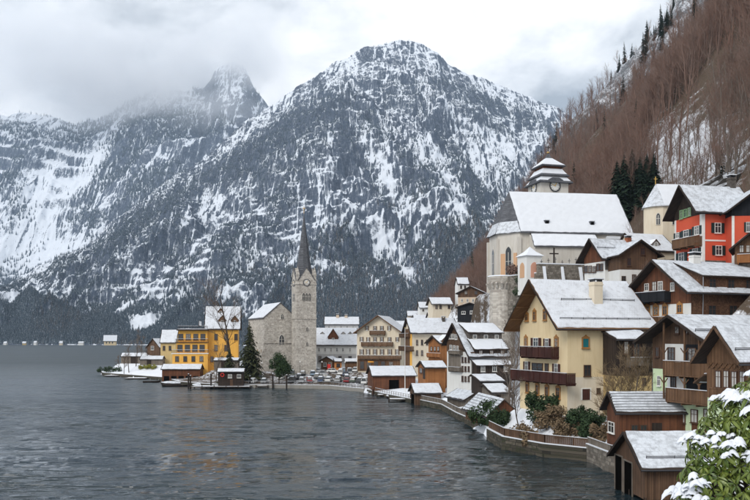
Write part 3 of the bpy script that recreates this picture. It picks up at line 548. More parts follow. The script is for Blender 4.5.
        mb.build('snow_guard', M['metal'], s.root)
    def shed(s, x0, x1, y0, z0, y1, z1, mat, zbot, name='dormer', snow='snow', wins=0, typ='w', oh=.35, wh=.9, ww=.8):
        """shed dormer: face at local y0 with roof edge height z0, roof back to (y1, z1)"""
        sl = (z1-z0)/(y1-y0); mb = MB(); mb.prism([(x0, y0, zbot), (x0, y0, z0-.17), (x0, y1, z1-.17), (x0, y1, zbot)], (x1-x0, 0, 0)); d = mb.build(name, M[mat], s.root)
        mb = MB(); e0 = (y0-oh, z0-sl*oh); mb.prism([(x0-oh, e0[0], e0[1]), (x1+oh, e0[0], e0[1]), (x1+oh, y1, z1), (x0-oh, y1, z1)], (0, 0, -.15)); mb.build('dormer_roof', M[s.roofmat], d)
        snow_sheet(d, (x0-oh+.06, e0[0]+.06, e0[1]), (x1+oh-.06, e0[0]+.06, e0[1]), (x1+oh-.06, y1, z1), (x0-oh+.06, y1, z1), .16, mat=snow)
        for k in range(wins):
            u = x0+(x1-x0)*(k+.5)/wins; me = win_mesh(ww, wh, typ); o = link('window', me[0], None, d, (u, y0-.05, (z0+zbot)/2-wh/2 if z0-zbot < 3 else z0-1.5)); link('pane', me[1], None, o)
        return d
def absorb(a, b):
    """house b becomes a wing of house a: its parts move under a"""
    for o in list(b.root.children):
        ml = b.root.matrix_basis @ o.matrix_basis; o.parent = a.root; o.matrix_basis = a.root.matrix_basis.inverted() @ ml
    bpy.data.objects.remove(b.root)
def gable_dormer(h, x, y0, zb, w, hh, ridge, mat='wood_mid', depth=3, win=True):
    """little gabled dormer on the near slope, face at local y0"""
    mb = MB(); mb.prism([(x-w/2, y0, zb), (x+w/2, y0, zb), (x+w/2, y0, zb+hh), (x, y0, zb+hh+ridge), (x-w/2, y0, zb+hh)], (0, depth, 0)); d = mb.build('dormer', M[mat], h.root); o = .25; k = ridge/(w/2); mb = MB()
    for sx in (-1, 1): mb.prism([(x, y0-o, zb+hh+ridge+.12), (x, y0+depth, zb+hh+ridge+.12), (x+sx*(w/2+o), y0+depth, zb+hh-k*o+.12), (x+sx*(w/2+o), y0-o, zb+hh-k*o+.12)], (0, 0, -.1))
    mb.build('dormer_roof', M['wood'], d)
    for sx in (-1, 1): snow_sheet(d, (x+sx*(w/2+o), y0-o+.1, zb+hh-k*o+.12), (x+sx*(w/2+o), y0+depth, zb+hh-k*o+.12), (x, y0+depth, zb+hh+ridge+.12), (x, y0-o+.1, zb+hh+ridge+.12), .1, nx=4, ny=3)
    if win: me = win_mesh(min(.9, w*.5), .9, 'w'); q = link('window', me[0], None, d, (x, y0-.05, zb+.15)); link('pane', me[1], None, q)
# ---------------------------------------------------------------- the nearest houses
def near_houses():
    # A boathouse on the lake
    h = House('boathouse', 'brown plank boathouse with two dark lake doors and grey snow-covered roof, nearest the snowy bush', 'boathouse', 645, 72.5, 2, .9, 469.7, 431.8, far=615, D=6.6, oe=.7, og=.6, wall='wood', snow='snow_thin', drop=.5, pad=False, snowth=.12)
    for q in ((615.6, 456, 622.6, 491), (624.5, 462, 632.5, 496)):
        u0, u1, z0, z1 = h.rect('g', *q); h.panl('g', u0, u1, z0, z1, 'opening_shade', 'door_opening', .02);  # flat black panels paint the unlit interior, the wall is not cut
        mb = MB()
        for (a, b, c, d) in ((u0-.12, u0, z0, z1+.12), (u1, u1+.12, z0, z1+.12), (u0, u1, z1, z1+.12)): mb.box(-.1, .02, a, b, c, d)
        mb.build('door_frame', M['wood_grey'], h.root)
    for k, (x, y) in enumerate([(0, .15), (0, h.W/2), (0, h.W-.15), (2.2, .15), (4.4, .15), (6.4, .15)]): MB().tube([(x+.1, y, -3.4), (x+.1, y, -.3)], .17, 8).build('pile', M['wood_dark'], h.root)
    h.guard(.24, .3, 5.5)
    # vertical cover battens on the lake-side and long wall
    bt = MB(); n = 20
    for k in range(n): x = .2+(h.D-.4)*k/n; bt.box(x, x+.06, -.035, .01, -.5, h.zw-.05)
    bt.build('battens', M['wood'], h.root)
    # B reddish cabin with ribbed roof
    h = House('boathouse', 'reddish board cabin with ribbed snowy roof behind the plank boathouse', 'cabin', 620, 90, 2, 3.0, 413.2, 391.8, far=607, D=7.2, oe=.6, og=.7, wall='wood_red', snow='snow_thin', snowth=.08, pad=False, drop=2.6)
    h.win('g', 608.5, 422, 614.5, 433, 'w'); h.win('s', 631, 424.5, 638, 431, 'b'); h.win('s', 640, 424.5, 647, 431, 'b'); h.panel('s', 652, 423, 662, 440, 'wood_dark', 'door')
    L = math.hypot(h.yR+h.oe, h.zR-h.zE)
    for k in range(1, 8):
        y = -h.oe+(h.yR+h.oe)*k/8; z = h.zroof(y)+.10; MB().bar((-h.og+.1, y, z), (h.D+h.og-.1, y, z), .09, .10).build('roof_rib', M['zinc'], h.roof)
    # C chalet with two long balconies
    h = House('chalet', 'brown timber chalet with two long open balconies over a pale green base', 'house', 712, 86, 18, 3.5, 342.5, 315, far=653, D=15, oe=1.3, og=1.9, wall='lime', upper='wood', ysplit=371.5, snow='snow_thin', board='wood_dark', drop=3)
    g = 'g'
    h.panel(g, 665, 344, 684, 376, 'white_pl', 'inner_wall_and_shade'); h.panel(g, 685, 344.5, 709, 377, 'wood_black', 'inner_wall_and_shade'); h.panel(g, 667, 374, 685, 401, 'white_pl', 'inner_wall_and_shade'); h.panel(g, 686, 375, 710, 402, 'wood_black', 'inner_wall_and_shade')  # black panels paint the shade deep in the loggias, white ones are wall
    h.win(g, 668, 347, 675, 362, 'b', .09, 'balcony_door'); h.win(g, 671, 376.5, 676, 388, 'b', .09); h.win(g, 688, 348, 696, 364, 'b', .1, 'balcony_door')
    h.win(g, 675, 326, 679.4, 334, 'b'); h.win(g, 684.2, 327.5, 688.2, 334, 'b'); h.win(g, 655.6, 347, 659.5, 357, 'b'); h.win(g, 657.5, 376, 661, 386, 'w')
    h.balc(g, 663, 711, 361.5, 377, 1.5, 'wood_mid', xref=688); h.balc(g, 665.5, 712, 389.5, 404, 1.5, 'wood_mid', xref=688)
    for x0 in (678.5, 691, 704): h.win(g, x0, 409, x0+7, 423, 'c'); h.panel(g, x0+.5, 424, x0+6.5, 433, 'wood_red', 'door_panel', .05)
    mb = MB(); z0 = h.hit(g, 688, 376, 1.4)[1]; zt = h.hit(g, 688, 341, 1.4)[1]; zl = h.hit(g, 688, 404, 1.4)[1]
    for p in (663.8, 684.5, 699, 711):
        u = h.hit(g, p, 370, 1.4)[0]; mb2 = MB(); mb2.box(-1.46, -1.32, u-.09, u+.09, zl, h.zroof(min(max(u, 0), h.W))-.25); mb2.build('post', M['wood_mid'], h.root)
        for sg in (-1, 1):
            for zz in (zt-.9, z0-.5): mb2 = MB(); mb2.bar((-1.39, u+sg*.05, zz-.5), (-1.39, u+sg*.65, zz+.1), .09, .09); mb2.build('brace', M['wood_mid'], h.root)
    h.guard(.35)
    # D gabled timber house at the right
    h = House('chalet', 'small gabled timber house with four curtained windows beside the balconied chalet', 'house', 746.5, 74, 18, 3.5, 363.8, 326, far=707.5, D=10, oe=.7, og=1.5, wall='lime', upper='wood_mid', ysplit=401, snow='snow_thin', board='wood', drop=4)
    for x in (715.5, 723.5, 731.5, 739.5): h.win(g, x, 370.5, x+6, 388, 'c')
    h.balc(g, 709, 748, 389, 401, .5, 'wood_mid', snow=False); h.guard(.3)
    mb = MB()
    for k in range(7):   # cut-out lattice under the gable
        u = .5+k*(h.W-1)/6; z = h.hit(g, 728, 369)[1]; mb.bar((-.1, u-.3, z), (-.1, u+.3, z+.55), .06, .08); mb.bar((-.13, u+.3, z), (-.13, u-.3, z+.55), .06, .08)
    mb.build('lattice', M['wood_mid'], h.root)
    z = h.hit(g, 707, 383)[1]; mb = MB(); mb.prism([(-.4, h.W+.1, z+.9), (5, h.W+.1, z+.9), (5, h.W+1.6, z), (-.4, h.W+1.6, z)], (0, 0, -.15)); p = mb.build('pent_roof', M['wood'], h.root); snow_sheet(p, (5, h.W+1.5, z+.02), (-.3, h.W+1.5, z+.02), (-.3, h.W+.1, z+.9), (5, h.W+.1, z+.9), .14)
    # J annex
    h = House('annex', 'dark board annex with a snowy lean roof between cream house and balconied chalet', 'house', 616, 108, 10, 4.6, 339.4, 329.6, W=4.6, rf=.88, D=5.2, oe=.8, og=.3, wall='ochre', upper='wood_dark', ysplit=376, drop=3)
    h.win('s', 623.5, 341.5, 628.5, 354.5, 'c'); h.win('s', 642.4, 378, 646, 385, 'b'); h.balc('s', 630, 650, 357.5, 365.5, 1.1, 'wood_grey'); h.win('s', 633, 343, 640, 357, 'b')
    # E shingled house
    h = House('shingled_house', 'brown shingled house with dark balcony over a white plastered floor', 'house', 691, 110, 21, 15.8, 292.5, 260, far=632, D=19, oe=1.0, og=1.6, wall='white_pl', upper='wood_red', ysplit=303, snow='snow_thin', board='wood_dark', drop=4)
    for q in ((645, 306, 650, 316.5), (653.2, 305.7, 658.8, 316), (662.6, 305.3, 667.8, 315.7), (677, 303.8, 682.6, 313.3)): h.win(g, *q, 'o')
    for q in ((644.8, 283.6, 649, 291), (652.2, 281.6, 657, 291), (658, 281.4, 663, 291), (670.8, 282.4, 674.6, 291)): h.win(g, *q, 'c' if q[0] == 652.2 else 'w')
    h.balc(g, 632.5, 664.5, 291.7, 301.5, 1.2, 'wood_black', xref=652); h.balc(g, 636.5, 664, 317, 325, 1.0, 'wood_mid', xref=650)
    h.panl('s', 0.02, h.D-.02, 1.0, h.zw-.1, 'shingle', 'shingle_cladding', .07)
    zd = HC-(275.5-CY)/F*(110+8*math.sin(h.th))-15.8; h.shed(2.2, h.D-.2, .15, zd, h.yR*.97, h.zR-.1, 'shingle', h.zw-.4, 'dormer', 'snow_thin', 5, 'b', .5, 1.5, 1.3)
    mb = MB(); z = h.zw-.55; mb.prism([(.3, -.08, z+.35), (h.D, -.08, z+.35), (h.D, -1.0, z), (.3, -1.0, z)], (0, 0, -.12)); p = mb.build('pent_roof', M['wood_dark'], h.root); snow_sheet(p, (.35, -.95, z), (h.D, -.95, z), (h.D, -.1, z+.35), (.35, -.1, z+.35), .1)
    h.chimney(5.6, h.yR-.8, 1.3, 1.0, 1.4, 'white_pl'); MB().tube([(1.9, -.25, zd-.3), (1.9, -.25, h.zw-1), (1.9, -.12, 1.0)], .06, 6).build('downpipe', M['zinc'], h.root)
    for px in (712, 733): h.win('s', px-4, 305, px+4, 316, 'b', .1)
    # cream house
    h = House('cream_house', 'tall cream plaster house with dark red balconies and broad snowy roof', 'house', 567.5, 110, 18, 4.4, 328.6, 279.5, far=520, D=12.2, oe=1.0, og=2.3, wall='cream', snow='snow_roof', soffit='soffit', board='wood_dark', drop=4, tk=.28, snowth=.18)
    for q, ty in (((525, 313.4, 528.6, 321.4), 'o'), ((533, 310.8, 536.2, 321), 'o'), ((543.2, 310.2, 546.8, 320.6), 'o'), ((524.4, 337.4, 527.6, 346.4), 'o'), ((533.5, 338, 538.6, 347.2), 's'), ((545.3, 338.2, 549, 347.4), 's'), ((554.4, 337.2, 558.4, 348.8), 'o'),
                  ((525.2, 361.2, 528.6, 372), 's'), ((532, 363, 543, 374.5), 'b'), ((545, 363.7, 548.6, 374.5), 'b'), ((554.6, 363.4, 558.2, 375), 's'), ((525.7, 383, 529, 393), 'o'), ((535.6, 384.2, 539.2, 395), 'o'), ((545, 386, 549, 397), 'o'), ((556, 387, 560.4, 399), 'o')): h.win('g', *q, ty)
    for q, ty in (((581.8, 337.4, 589.4, 348.4), 'teal'), ((603, 337, 610, 348.8), 'teal'), ((583.6, 365, 590.8, 376.5), 'b'), ((604.6, 364.6, 611.6, 376.7), 'b'), ((596.4, 388, 600.4, 393.8), 'b')): h.win('s', *q, ty)
    h.panel('s', 581.8, 389, 589.8, 400, 'dkred', 'door', .12); u0, u1, z0, z1 = h.rect('s', 581.8, 389, 589.8, 400)
    mb = MB()
    for a, b, c, d in ((u0-.15, u0, z0, z1+.15), (u1, u1+.15, z0, z1+.15), (u0, u1, z1, z1+.15)): mb.box(a, b, -.16, .02, c, d)
    mb.build('door_frame', M['frame_w'], h.root)
    zl = h.hit('s', 590, 377)[1]; h.panl('s', 0.0, h.D, -3, zl, 'lower_pl', 'plinth', .03)
    h.balc('g', 520, 551, 346.8, 357.6, 1.3, 'dkred', xref=546); h.balc('g', 510.5, 566, 371.8, 382.5, 1.5, 'dkred', xref=545)
    h.chim_px(592.6, 281, 604.6, 304.5, 'cream_pale'); h.guard(.55, 1.0, h.D+1); h.guard(.16, -1.0, h.D+1.5)
    for k in range(9): y = h.W+h.oe-.2-k*(h.W+2*h.oe-.4)/8; z = h.zroof(y)-h.tk-.09; MB().bar((-h.og+.1, y, z), (.05, y, z), .14, .16).build('rafter', M['soffit'], h.root)
    MB().tube([(h.D-.6, -.95, h.zE-.2), (h.D-.6, -.12, h.zE-.9), (h.D-.6, -.12, 0)], .07, 6).build('downpipe', M['metal'], h.root)
    # F red house and its wing
    h = House('red_house', 'red plastered house with white corner strips, green shutters and dark timber gable', 'house', 702, 130, 12, 27.2, 211.8, 185, far=675, D=8.2, oe=.9, og=1.8, wall='red_pl', upper='wood_dark', ysplit=214, snow='snow_thin', board='wood_dark', drop=5)
    for q in ((675.8, 232.5, 679.6, 238.4), (683.8, 229.8, 689, 237), (694.6, 226, 699.4, 235), (679, 252.7, 684.4, 262), (692.5, 248.5, 698.5, 258)): h.win('g', *q, 'g')
    for q in ((714.4, 222.8, 721, 233.2), (715.2, 245.4, 722, 255.3), (735.6, 222.4, 739, 231.8)): h.win('s', *q, 'g')
    for q in ((680, 210.4, 683, 219), (684, 209, 687, 217.4), (688, 207.6, 691, 216)): h.win('g', *q, 'gl')
    h.balc('g', 672, 694, 238, 247, 1.5, 'wood_mid', xref=683); zt = h.zs
    h.panl('g', 0, .5, -1, zt, 'frame_w', 'corner_strip', .09); h.panl('s', 0, .5, -1, zt, 'frame_w', 'corner_strip', .09); h.panl('s', .5, h.D, zt*.46, zt*.46+.25, 'frame_w', 'string_course', .08); h.panl('g', .5, h.W-.4, zt*.46, zt*.46+.25, 'frame_w', 'string_course', .08); h.panl('g', h.W-.4, h.W, -1, zt, 'frame_w', 'corner_strip', .09); h.panl('s', h.D-.4, h.D, -1, zt, 'frame_w', 'corner_strip', .09)
    h.panl('s', .5, h.D-.4, -2.5, .6, 'rubble', 'plinth', .1); h.chim_px(729.6, 173.5, 737, 188, 'shingle_grey')
    w = House('wing', 'x', 'house', 792, 127, 84, 27.2, 210, 183, W=9.2, D=9, oe=1.1, og=1.2, wall='red_pl', upper='wood_black', ysplit=215, snow='snow_thin', drop=5)
    w.win('g', 746, 222, 750, 232, 'g'); w.panl('g', w.W-.4, w.W, -1, w.zs, 'frame_w', 'corner_strip', .09); absorb(h, w)
    # G little house right
    h = House('balcony_house', 'small house with orange balcony and snowy gable below the red house', 'house', 765, 118, 62, 23.5, 247.5, 232.5, far=735, D=6, oe=.8, og=1.2, wall='rubble', upper='wood_mid', ysplit=263, snow='snow_thin', drop=4)
    h.balc('g', 737, 764, 253.8, 262, 1.0, 'wood_org'); h.win('g', 739.5, 245, 743.6, 252.5, 'c'); h.win('g', 746, 245, 750, 252.5, 'c')
    # I house with brick chimney + wing
    h = House('hillside_house', 'white house with reddish timber gable, grey shingled side and brick chimney below the hill church', 'house', 605, 150, 22, 24.0, 258.9, 238.5, far=584.5, D=9, oe=.9, og=1.4, wall='white_pl', upper='wood_red', ysplit=261, snow='snow_thin', drop=6)
    for x in (586, 590.2, 594.4): h.win('g', x-1.7, 266, x+1.7, 272.5, 'b')
    for x in (598, 601.6): h.win('g', x-1.5, 263.6, x+1.5, 270.5, 'b')
    zz = h.hit('s', 612, 270)[1]; h.panl('s', .02, h.D, zz, h.zw-.05, 'shingle_grey', 'shingle_cladding', .07); h.guard(.5)
    h.chimney(7.6, h.yR-.4, .95, .8, .9, 'brick')
    w = House('wing', 'x', 'house', 657, 147, 100, 24.0, 256, 239.5, far=620, D=8, oe=.8, og=1.1, wall='white_pl', upper='wood', ysplit=270, snow='snow_thin', drop=6)
    w.win('g', 621.6, 276, 625.6, 282.6, 'b'); w.win('g', 632, 274.5, 636, 281, 'b'); w.win('g', 640.5, 248, 645, 255, 'b'); w.win('g', 627, 258, 631, 266, 'b'); absorb(h, w)
near_houses()
# ---------------------------------------------------------------- houses along the shore and up the town
def town_houses():
    g, sd = 'g', 's'
    # M stepped-roof house
    h = House('stepped_house', 'tall white and brown house with snowy roofs stepped one above another', 'house', 471, 165, 24, 2.6, 357.5, 323, far=447, D=8.5, oe=.7, og=1.0, wall='white_pl', upper='wood', ysplit=352, rf=.62, snow='snow_thin', drop=2.5)
    for y in (357, 366, 376): 
        for x in (462.6, 465.6, 468.8): h.win(g, x-.9, y, x+.9, y+5.5, 'b')
    for x, y in ((450.5, 334), (453.4, 334), (456.4, 334.5), (451, 345), (454.4, 345.5), (457.6, 346)): h.win(g, x-1.1, y, x+1.1, y+5, 'w')
    h.panel(g, 448.4, 352, 460.6, 372, 'wood_grey', 'board_cladding'); h.balc(g, 448.2, 459.6, 350.5, 354, .8, 'wood_grey'); h.balc(g, 448.2, 459.6, 367, 371, .8, 'wood_grey')
    zz = lambda y, Y: HC-(y-CY)/F*Y-2.6
    h.shed(.9, h.D+.5, 2.3, zz(331.8, 168), h.yR-.1, h.zR-.05, 'shingle_grey', zz(342, 168), 'dormer', 'snow', 3, 'w', .4, .9, .9)
    h.shed(.9, h.D+.3, -.1, zz(348, 166), 2.5, zz(338.6, 168), 'wood_dark', zz(358, 166), 'dormer', 'snow', 3, 'c', .4, 1.1, .9)
    h.shed(.2, h.D, -2.0, zz(364.5, 164), .2, zz(358.5, 166), 'wood_dark', -.5, 'bay', 'snow', 3, 'w', .4, 1.2, 1.0)
    # lower sheds before it
    a = House('shed', 'low shed with flat snowy roof leaning below the stepped-roof house', 'shed', 481, 152, 14, 2.6, 381.5, 374.5, W=5, D=4.6, oe=.4, og=.4, wall='wood_dark', snow='snow_roof', rf=.85, group=None); a.win(sd, 489, 385, 493, 389, 'b')
    b = House('shed', 'small timber shed with snowy roof beside the evergreen shore bush', 'shed', 492, 143, 16, 2.4, 393, 384, W=4.5, D=3.6, oe=.4, og=.4, wall='wood_grey', snow='snow_roof', rf=.8); b.panel(sd, 497, 395, 501, 405, 'wood_dark', 'door')
    # O inn with three balcony rows
    h = House('inn', 'cream gabled inn with three rows of balconies and brown shutters', 'inn', 400.5, 250, 78, 4.5, 333, 315.3, far=357, D=17, oe=1.0, og=1.4, wall='cream_pale', snow='snow_roof', board='wood_mid', soffit='soffit', drop=4)
    h.row(g, (367, 375, 381.8, 389.2), 326, 330.4, 2.0, 'sb'); h.row(g, (361.6, 368.2, 375, 381.8, 389.5, 397.4), 337, 341.6, 2.0, 'sb'); h.row(g, (361.8, 368, 375, 382, 389.8, 397.2), 349.3, 354.6, 2.1, 'sb')
    h.balc(g, 369.4, 384.8, 330.6, 334.6, 1.1, 'wood_mid'); h.balc(g, 361, 392.4, 342, 346, 1.1, 'wood_mid'); h.balc(g, 357.5, 401, 355.4, 359, 1.1, 'wood_mid')
    h.panel(g, 357.4, 359.6, 400, 371, 'wood_mid', 'ground_floor_front', .2); h.row(g, (362, 369, 376, 383, 391), 361.5, 369, 4, 'b', .25)
    # P broad white roof
    h = House('town_house', 'broad cream house with a yellow corner and one wide snow-covered roof', 'house', 412, 232, 12, 3.5, 333.4, 318, far=404.5, D=13.5, oe=1.0, og=.8, wall='cream_pale', snow='snow_roof', drop=3)
    h.panl(g, 0, 2.2, .5, h.zw-.3, 'yellow', 'painted_corner', .06); h.panl(g, 2.2, h.W, .5, h.zwr-3, 'wood_mid', 'board_cladding', .05); h.balc(g, 398.4, 411, 346.2, 350.4, .9, 'wood'); h.balc(g, 399, 408, 333.4, 337, .8, 'wood')
    h.row(sd, (417, 422, 427), 340, 345, 2.0, 'b'); h.row(sd, (417, 422), 350.5, 355.5, 2.0, 'b'); h.chimney(10.5, h.yR*.75, .9, .8, 1.0, 'shingle_grey')
    # N orange timber bay house + hut
    h = House('timber_house', 'orange timber house with snowy gables and a balcony beside the stepped roofs', 'house', 441, 196, 22, 4.0, 343.2, 335.6, far=428.5, D=4, oe=.8, og=.8, wall='wood_org', drop=3)
    h.row(g, (431.5, 435, 438.4), 346.5, 351, 1.8, 'c'); h.balc(g, 426.5, 440, 353, 357, .9, 'wood_org'); gable_dormer(h, 1.2, -.7, h.zw-.3, 2.4, .9, 1.2, 'wood_org', 2.5)
    h = House('timber_hut', 'small orange timber hut with snowy roof above the ivy', 'hut', 425.5, 187, 10, 2.4, 367.8, 361, far=418, D=4.8, oe=.6, og=.5, wall='wood_org', drop=2); h.win(g, 419.6, 368, 422.4, 373, 'b'); h.panel(g, 422.8, 369, 425, 379, 'wood_dark', 'door')
    # Q white house with brown dormer
    h = House('dormer_house', 'long grey-white house with snow roof and a reddish gabled dormer', 'house', 316.5, 285, 2, 4.6, 345.4, 328, W=11, D=14.2, oe=.8, og=.5, wall='white_pl', drop=3)
    gable_dormer(h, 5.9, 1.2, h.zroof(1.2)-.4, 3.6, 1.6, 2.7, 'wood_red', 5); h.row(sd, (319, 325, 331, 337, 343, 350), 348, 351.6, 1.8, 'w'); h.panel(sd, 317, 354, 356, 364, 'grey_pl', 'ground_floor', .1); h.row(sd, (320, 330, 340, 350), 356, 362, 3.4, 'b', .15)
    for x in (2, 9.5, 12): gable_dormer(h, x, 3.2, h.zroof(3.2)-.2, 1.2, .5, .5, 'grey_pl', 2)
    # hipped house behind
    h = House('hipped_house', 'grey house with flat white roof and two chimneys behind the dormer house', 'house', 325, 335, 2, 7.5, 324.5, 317, W=14, D=14, oe=.6, og=.5, wall='grey_pl'); h.row(sd, (329, 335, 341, 347, 353), 326, 329.5, 2, 'w'); h.chimney(5.2, 6.2, 1.2, 1, 1.2, 'pinkish'); h.chimney(8.8, 6.2, 1.2, 1, 1.0, 'pinkish')
    # background houses of the upper town
    h = House('black_house', 'small black timber house with snowy gable under the bastion', 'house', 482, 236, 78, 20.0, 306.8, 302.5, far=457.5, D=6, oe=.5, og=.6, wall='wood_black', drop=6); h.win(g, 461.5, 311, 465.5, 314.2, 'w'); h.win(g, 470, 310.6, 474, 314, 'w')
    h = House('cream_cottage', 'cream cottage with snowy roof and dark gable beside a tall narrow conifer', 'house', 433, 300, 10, 20.5, 304.2, 297.5, far=428, D=7, oe=.7, og=.8, wall='cream_pale', drop=6, soffit='wood_dark'); h.row(sd, (436.5, 440.5, 449), 305.5, 308.6, 2.4, 'b')
    h = House('hill_chalet', 'pink-white chalet with brown arched gable high above the black timber house', 'house', 483.5, 268, 74, 25, 293, 286, far=458, D=8, oe=.8, og=.8, wall='pinkish', upper='wood', ysplit=297, drop=8); h.row(g, (462, 467.5, 473, 479), 298.6, 302, 2, 'w'); h.row(g, (466, 476), 291, 294.5, 3, 'b')
    h = House('hill_chalet', 'white house with tall snowy roof at the top of the upper town', 'house', 458, 300, 5, 28, 284.2, 277.6, W=6, D=4.2, oe=.3, og=.3, wall='white_pl', drop=8); h.row(sd, (461, 465), 285.5, 288.5, 1.6, 'b')
    ups = [(430, 325, 8, 17, 318, 312.5, 6, 9, 'white_pl', 'white cottage with low snowy roof behind the wide white roof'), (445, 318, 20, 17.5, 316, 311, 5, 6, 'wood_mid', 'brown cottage with snowy roof behind the wide white roof'), (415, 360, 5, 14, 321, 315, 7, 8, 'cream_pale', 'pale cottage with snowy roof far behind the inn'),
           (398, 345, 10, 9, 327, 321, 8, 8, 'pinkish', 'beige cottage with snowy roof behind the gabled inn'), (420, 420, 5, 22, 308, 302, 8, 10, 'white_pl', 'white cottage on the slope far beyond the cream cottage'), (408, 500, 0, 18, 316, 311, 9, 13, 'cream_pale', 'cream cottage at the far foot of the wooded hill'), (388, 480, 0, 9, 327, 321, 9, 14, 'grey_pl', 'grey house far back between inn and hill')]
    for px, Y, th, zb, ye, yr, W, D, m, lb in ups:
        h = House('cottage', lb, 'house', px, Y, th, zb, ye, yr, W=W, D=D, oe=.6, og=.6, wall=m, drop=8); n = 3
        for k in range(n): h.winl('s', D*(k+.5)/n, max(.8, h.zw-1.9), .9, 1.1, 'b')
    # V boathouse row along the shore
    h = House('boathouse', 'long dark brown boathouse with flat snowy roof beside the quay', 'boathouse', 373, 214, 6, .7, 376, 366.2, far=367.6, D=11.5, oe=.5, og=.5, wall='wood_red', drop=2.2, pad=False); h.panel(sd, 389, 380, 399, 391, 'opening_shade', 'door_opening', .03)  # doorway is a black panel painting the shade inside
    for x in (0, 2.9, 5.8, 8.7, 11.4): MB().tube([(x, -.2, -3), (x, -.2, .9)], .14, 7).build('pile', M['wood_dark'], h.root)
    h = House('boat_shed', 'small brown boat hut with snowy roof on the lake wall', 'hut', 415, 181, 6, 1.0, 393.4, 383.6, far=409.8, D=6, oe=.5, og=.4, wall='wood', drop=2.5, pad=False); h.panel(g, 411, 394, 414, 404, 'opening_shade', 'door_opening', .03)  # shade within the hut door painted as a black panel
    h = House('boat_shed', 'slatted grey boat shelter with ribbed snowy roof by the shore', 'shed', 0, 165, -74, 1.0, 396.5, 388.5, W=4.6, D=10, oe=.6, og=.3, X=14.9, wall='wood_grey', drop=2.5, snow='snow_thin', snowth=.08, pad=False)
    sl = MB()
    for k in range(26): sl.box(.2+k*.37, .36+k*.37, -.05, .01, -.4, h.zw-.2)
    sl.build('slats', M['wood_grey'], h.root)
    h = House('boathouse', 'reddish plank boathouse with ribbed steep roof standing on a mossy stone footing', 'boathouse', 0, 140.5, -82, 1.6, 409, 392.5, W=4.8, D=15, oe=.7, og=.3, X=15.9, wall='wood_red', drop=.6, snow='snow_thin', snowth=.08, pad=False)
    for k in range(1, 7): y = -h.oe+(h.yR+h.oe)*k/7; MB().bar((-.2, y, h.zroof(y)+.1), (h.D+.2, y, h.zroof(y)+.1), .09, .10).build('roof_rib', M['zinc'], h.roof)
    MB().box(-.1, h.D+.1, -.15, h.W+.1, -3.2, -.6).build('stone_footing', M['wall_dark'], h.root)
    # T yellow house with terraces
    h = House('yellow_house', 'yellow house with big snowy roof, brown dormers and railed terraces by the lake', 'house', 207, 288, 8, 2.2, 329.4, 306.5, W=13, D=11, oe=.7, og=1.0, wall='yellow', drop=3)
    gable_dormer(h, 5.3, 1.5, h.zroof(1.5)-.3, 2.6, 1.2, 1.5, 'wood_mid', 4); gable_dormer(h, 9.8, 1.5, h.zroof(1.5)-.3, 2.6, 1.2, 1.5, 'wood_mid', 4); gable_dormer(h, 4.6, 4.4, h.zroof(4.4)-.3, 2.0, .9, 1.2, 'wood_mid', 3)
    h.row(sd, (216, 226, 236), 334, 340, 3.4, 'b'); h.row(sd, (216, 226), 345, 351, 3.4, 'b'); h.row(sd, (212, 222, 232), 356.5, 362, 3.2, 'b'); h.win(g, 199, 321, 201.5, 326, 'b')
    zf = lambda y: HC-(y-CY)/F*283-2.2
    def blk(x0, x1, y0, z0, z1, nm): MB().box(x0, x1, y0, 3, z0, z1).build(nm, M['yellow'], h.root)
    xl = -11.6; blk(xl, .6, -5.0, -2, zf(353), 'ground_storey'); blk(xl+1.2, .4, -3.2, zf(353), zf(342), 'middle_storey'); blk(xl+1.8, .3, -2.2, zf(342), zf(330.5), 'upper_storey')
    s0 = MB().box(xl+1.2, .6, -3.4, 3.4, zf(330.5), zf(329.2)).build('terrace_roof', M['wood_dark'], h.root); snow_sheet(s0, (xl+1.4, -3.2, zf(329.2)), (.4, -3.2, zf(329.2)), (.4, 3.2, zf(329.2)+.05), (xl+1.4, 3.2, zf(329.2)+.05), .2)
    def rail(x0, x1, y, z0, hgt, mat):
        rb = MB(); rb.box(x0, x1, y-.05, y+.05, z0+hgt-.1, z0+hgt); n = int((x1-x0)/.35)
        for k in range(n+1): x = x0+(x1-x0)*k/n; rb.box(x-.05, x+.05, y-.04, y+.04, z0, z0+hgt-.101)
        for yy in (y, 2.0): pass
        rb.build('terrace_railing', M[mat], h.root); MB().box(x0, x1, y-.08, y+.08, z0+hgt, z0+hgt+.08).build('snow', M['snow'], h.root)
    rail(xl-.2, .8, -5.1, zf(353), 1.15, 'wood_grey'); rail(xl+.8, .6, -3.5, zf(342), 1.1, 'wood'); rail(xl+1.6, .4, -2.6, zf(329), 1.1, 'wood_dark')
    MB().box(xl+.8, .8, -3.6, -3.15, zf(342.8), zf(342)).build('terrace_slab', M['wood'], h.root); MB().box(xl-.4, .9, -5.2, -4.95, zf(354), zf(353)).build('terrace_slab', M['frame_w'], h.root)
    def wl(u, y, z, w, hh, t): me = win_mesh(w, hh, t); o = link('window', me[0], None, h.root, (u, y-.02, z)); link('pane', me[1], None, o)
    for u in (-9.2, -6.6, -4, -1.5): wl(u, -3.2, zf(351.5), 1.8, 2.4, 'b'); wl(u+.2, -2.2, zf(340), 1.7, 2.2, 'b')
    for u in (-10, -7.2, -4.4, -1.6): wl(u, -5.0, zf(361.5), 1.3, 1.9, 'b')
    # U houses on the point
    h = House('yellow_cottage', 'small yellow cottage with tall snowy roof beside the terraced yellow house', 'house', 160.5, 330, 4, 2.0, 343, 330, W=9, D=6.2, oe=.5, og=.4, wall='ochre', drop=3); h.row(sd, (164, 170), 346, 350.5, 2.4, 'b')
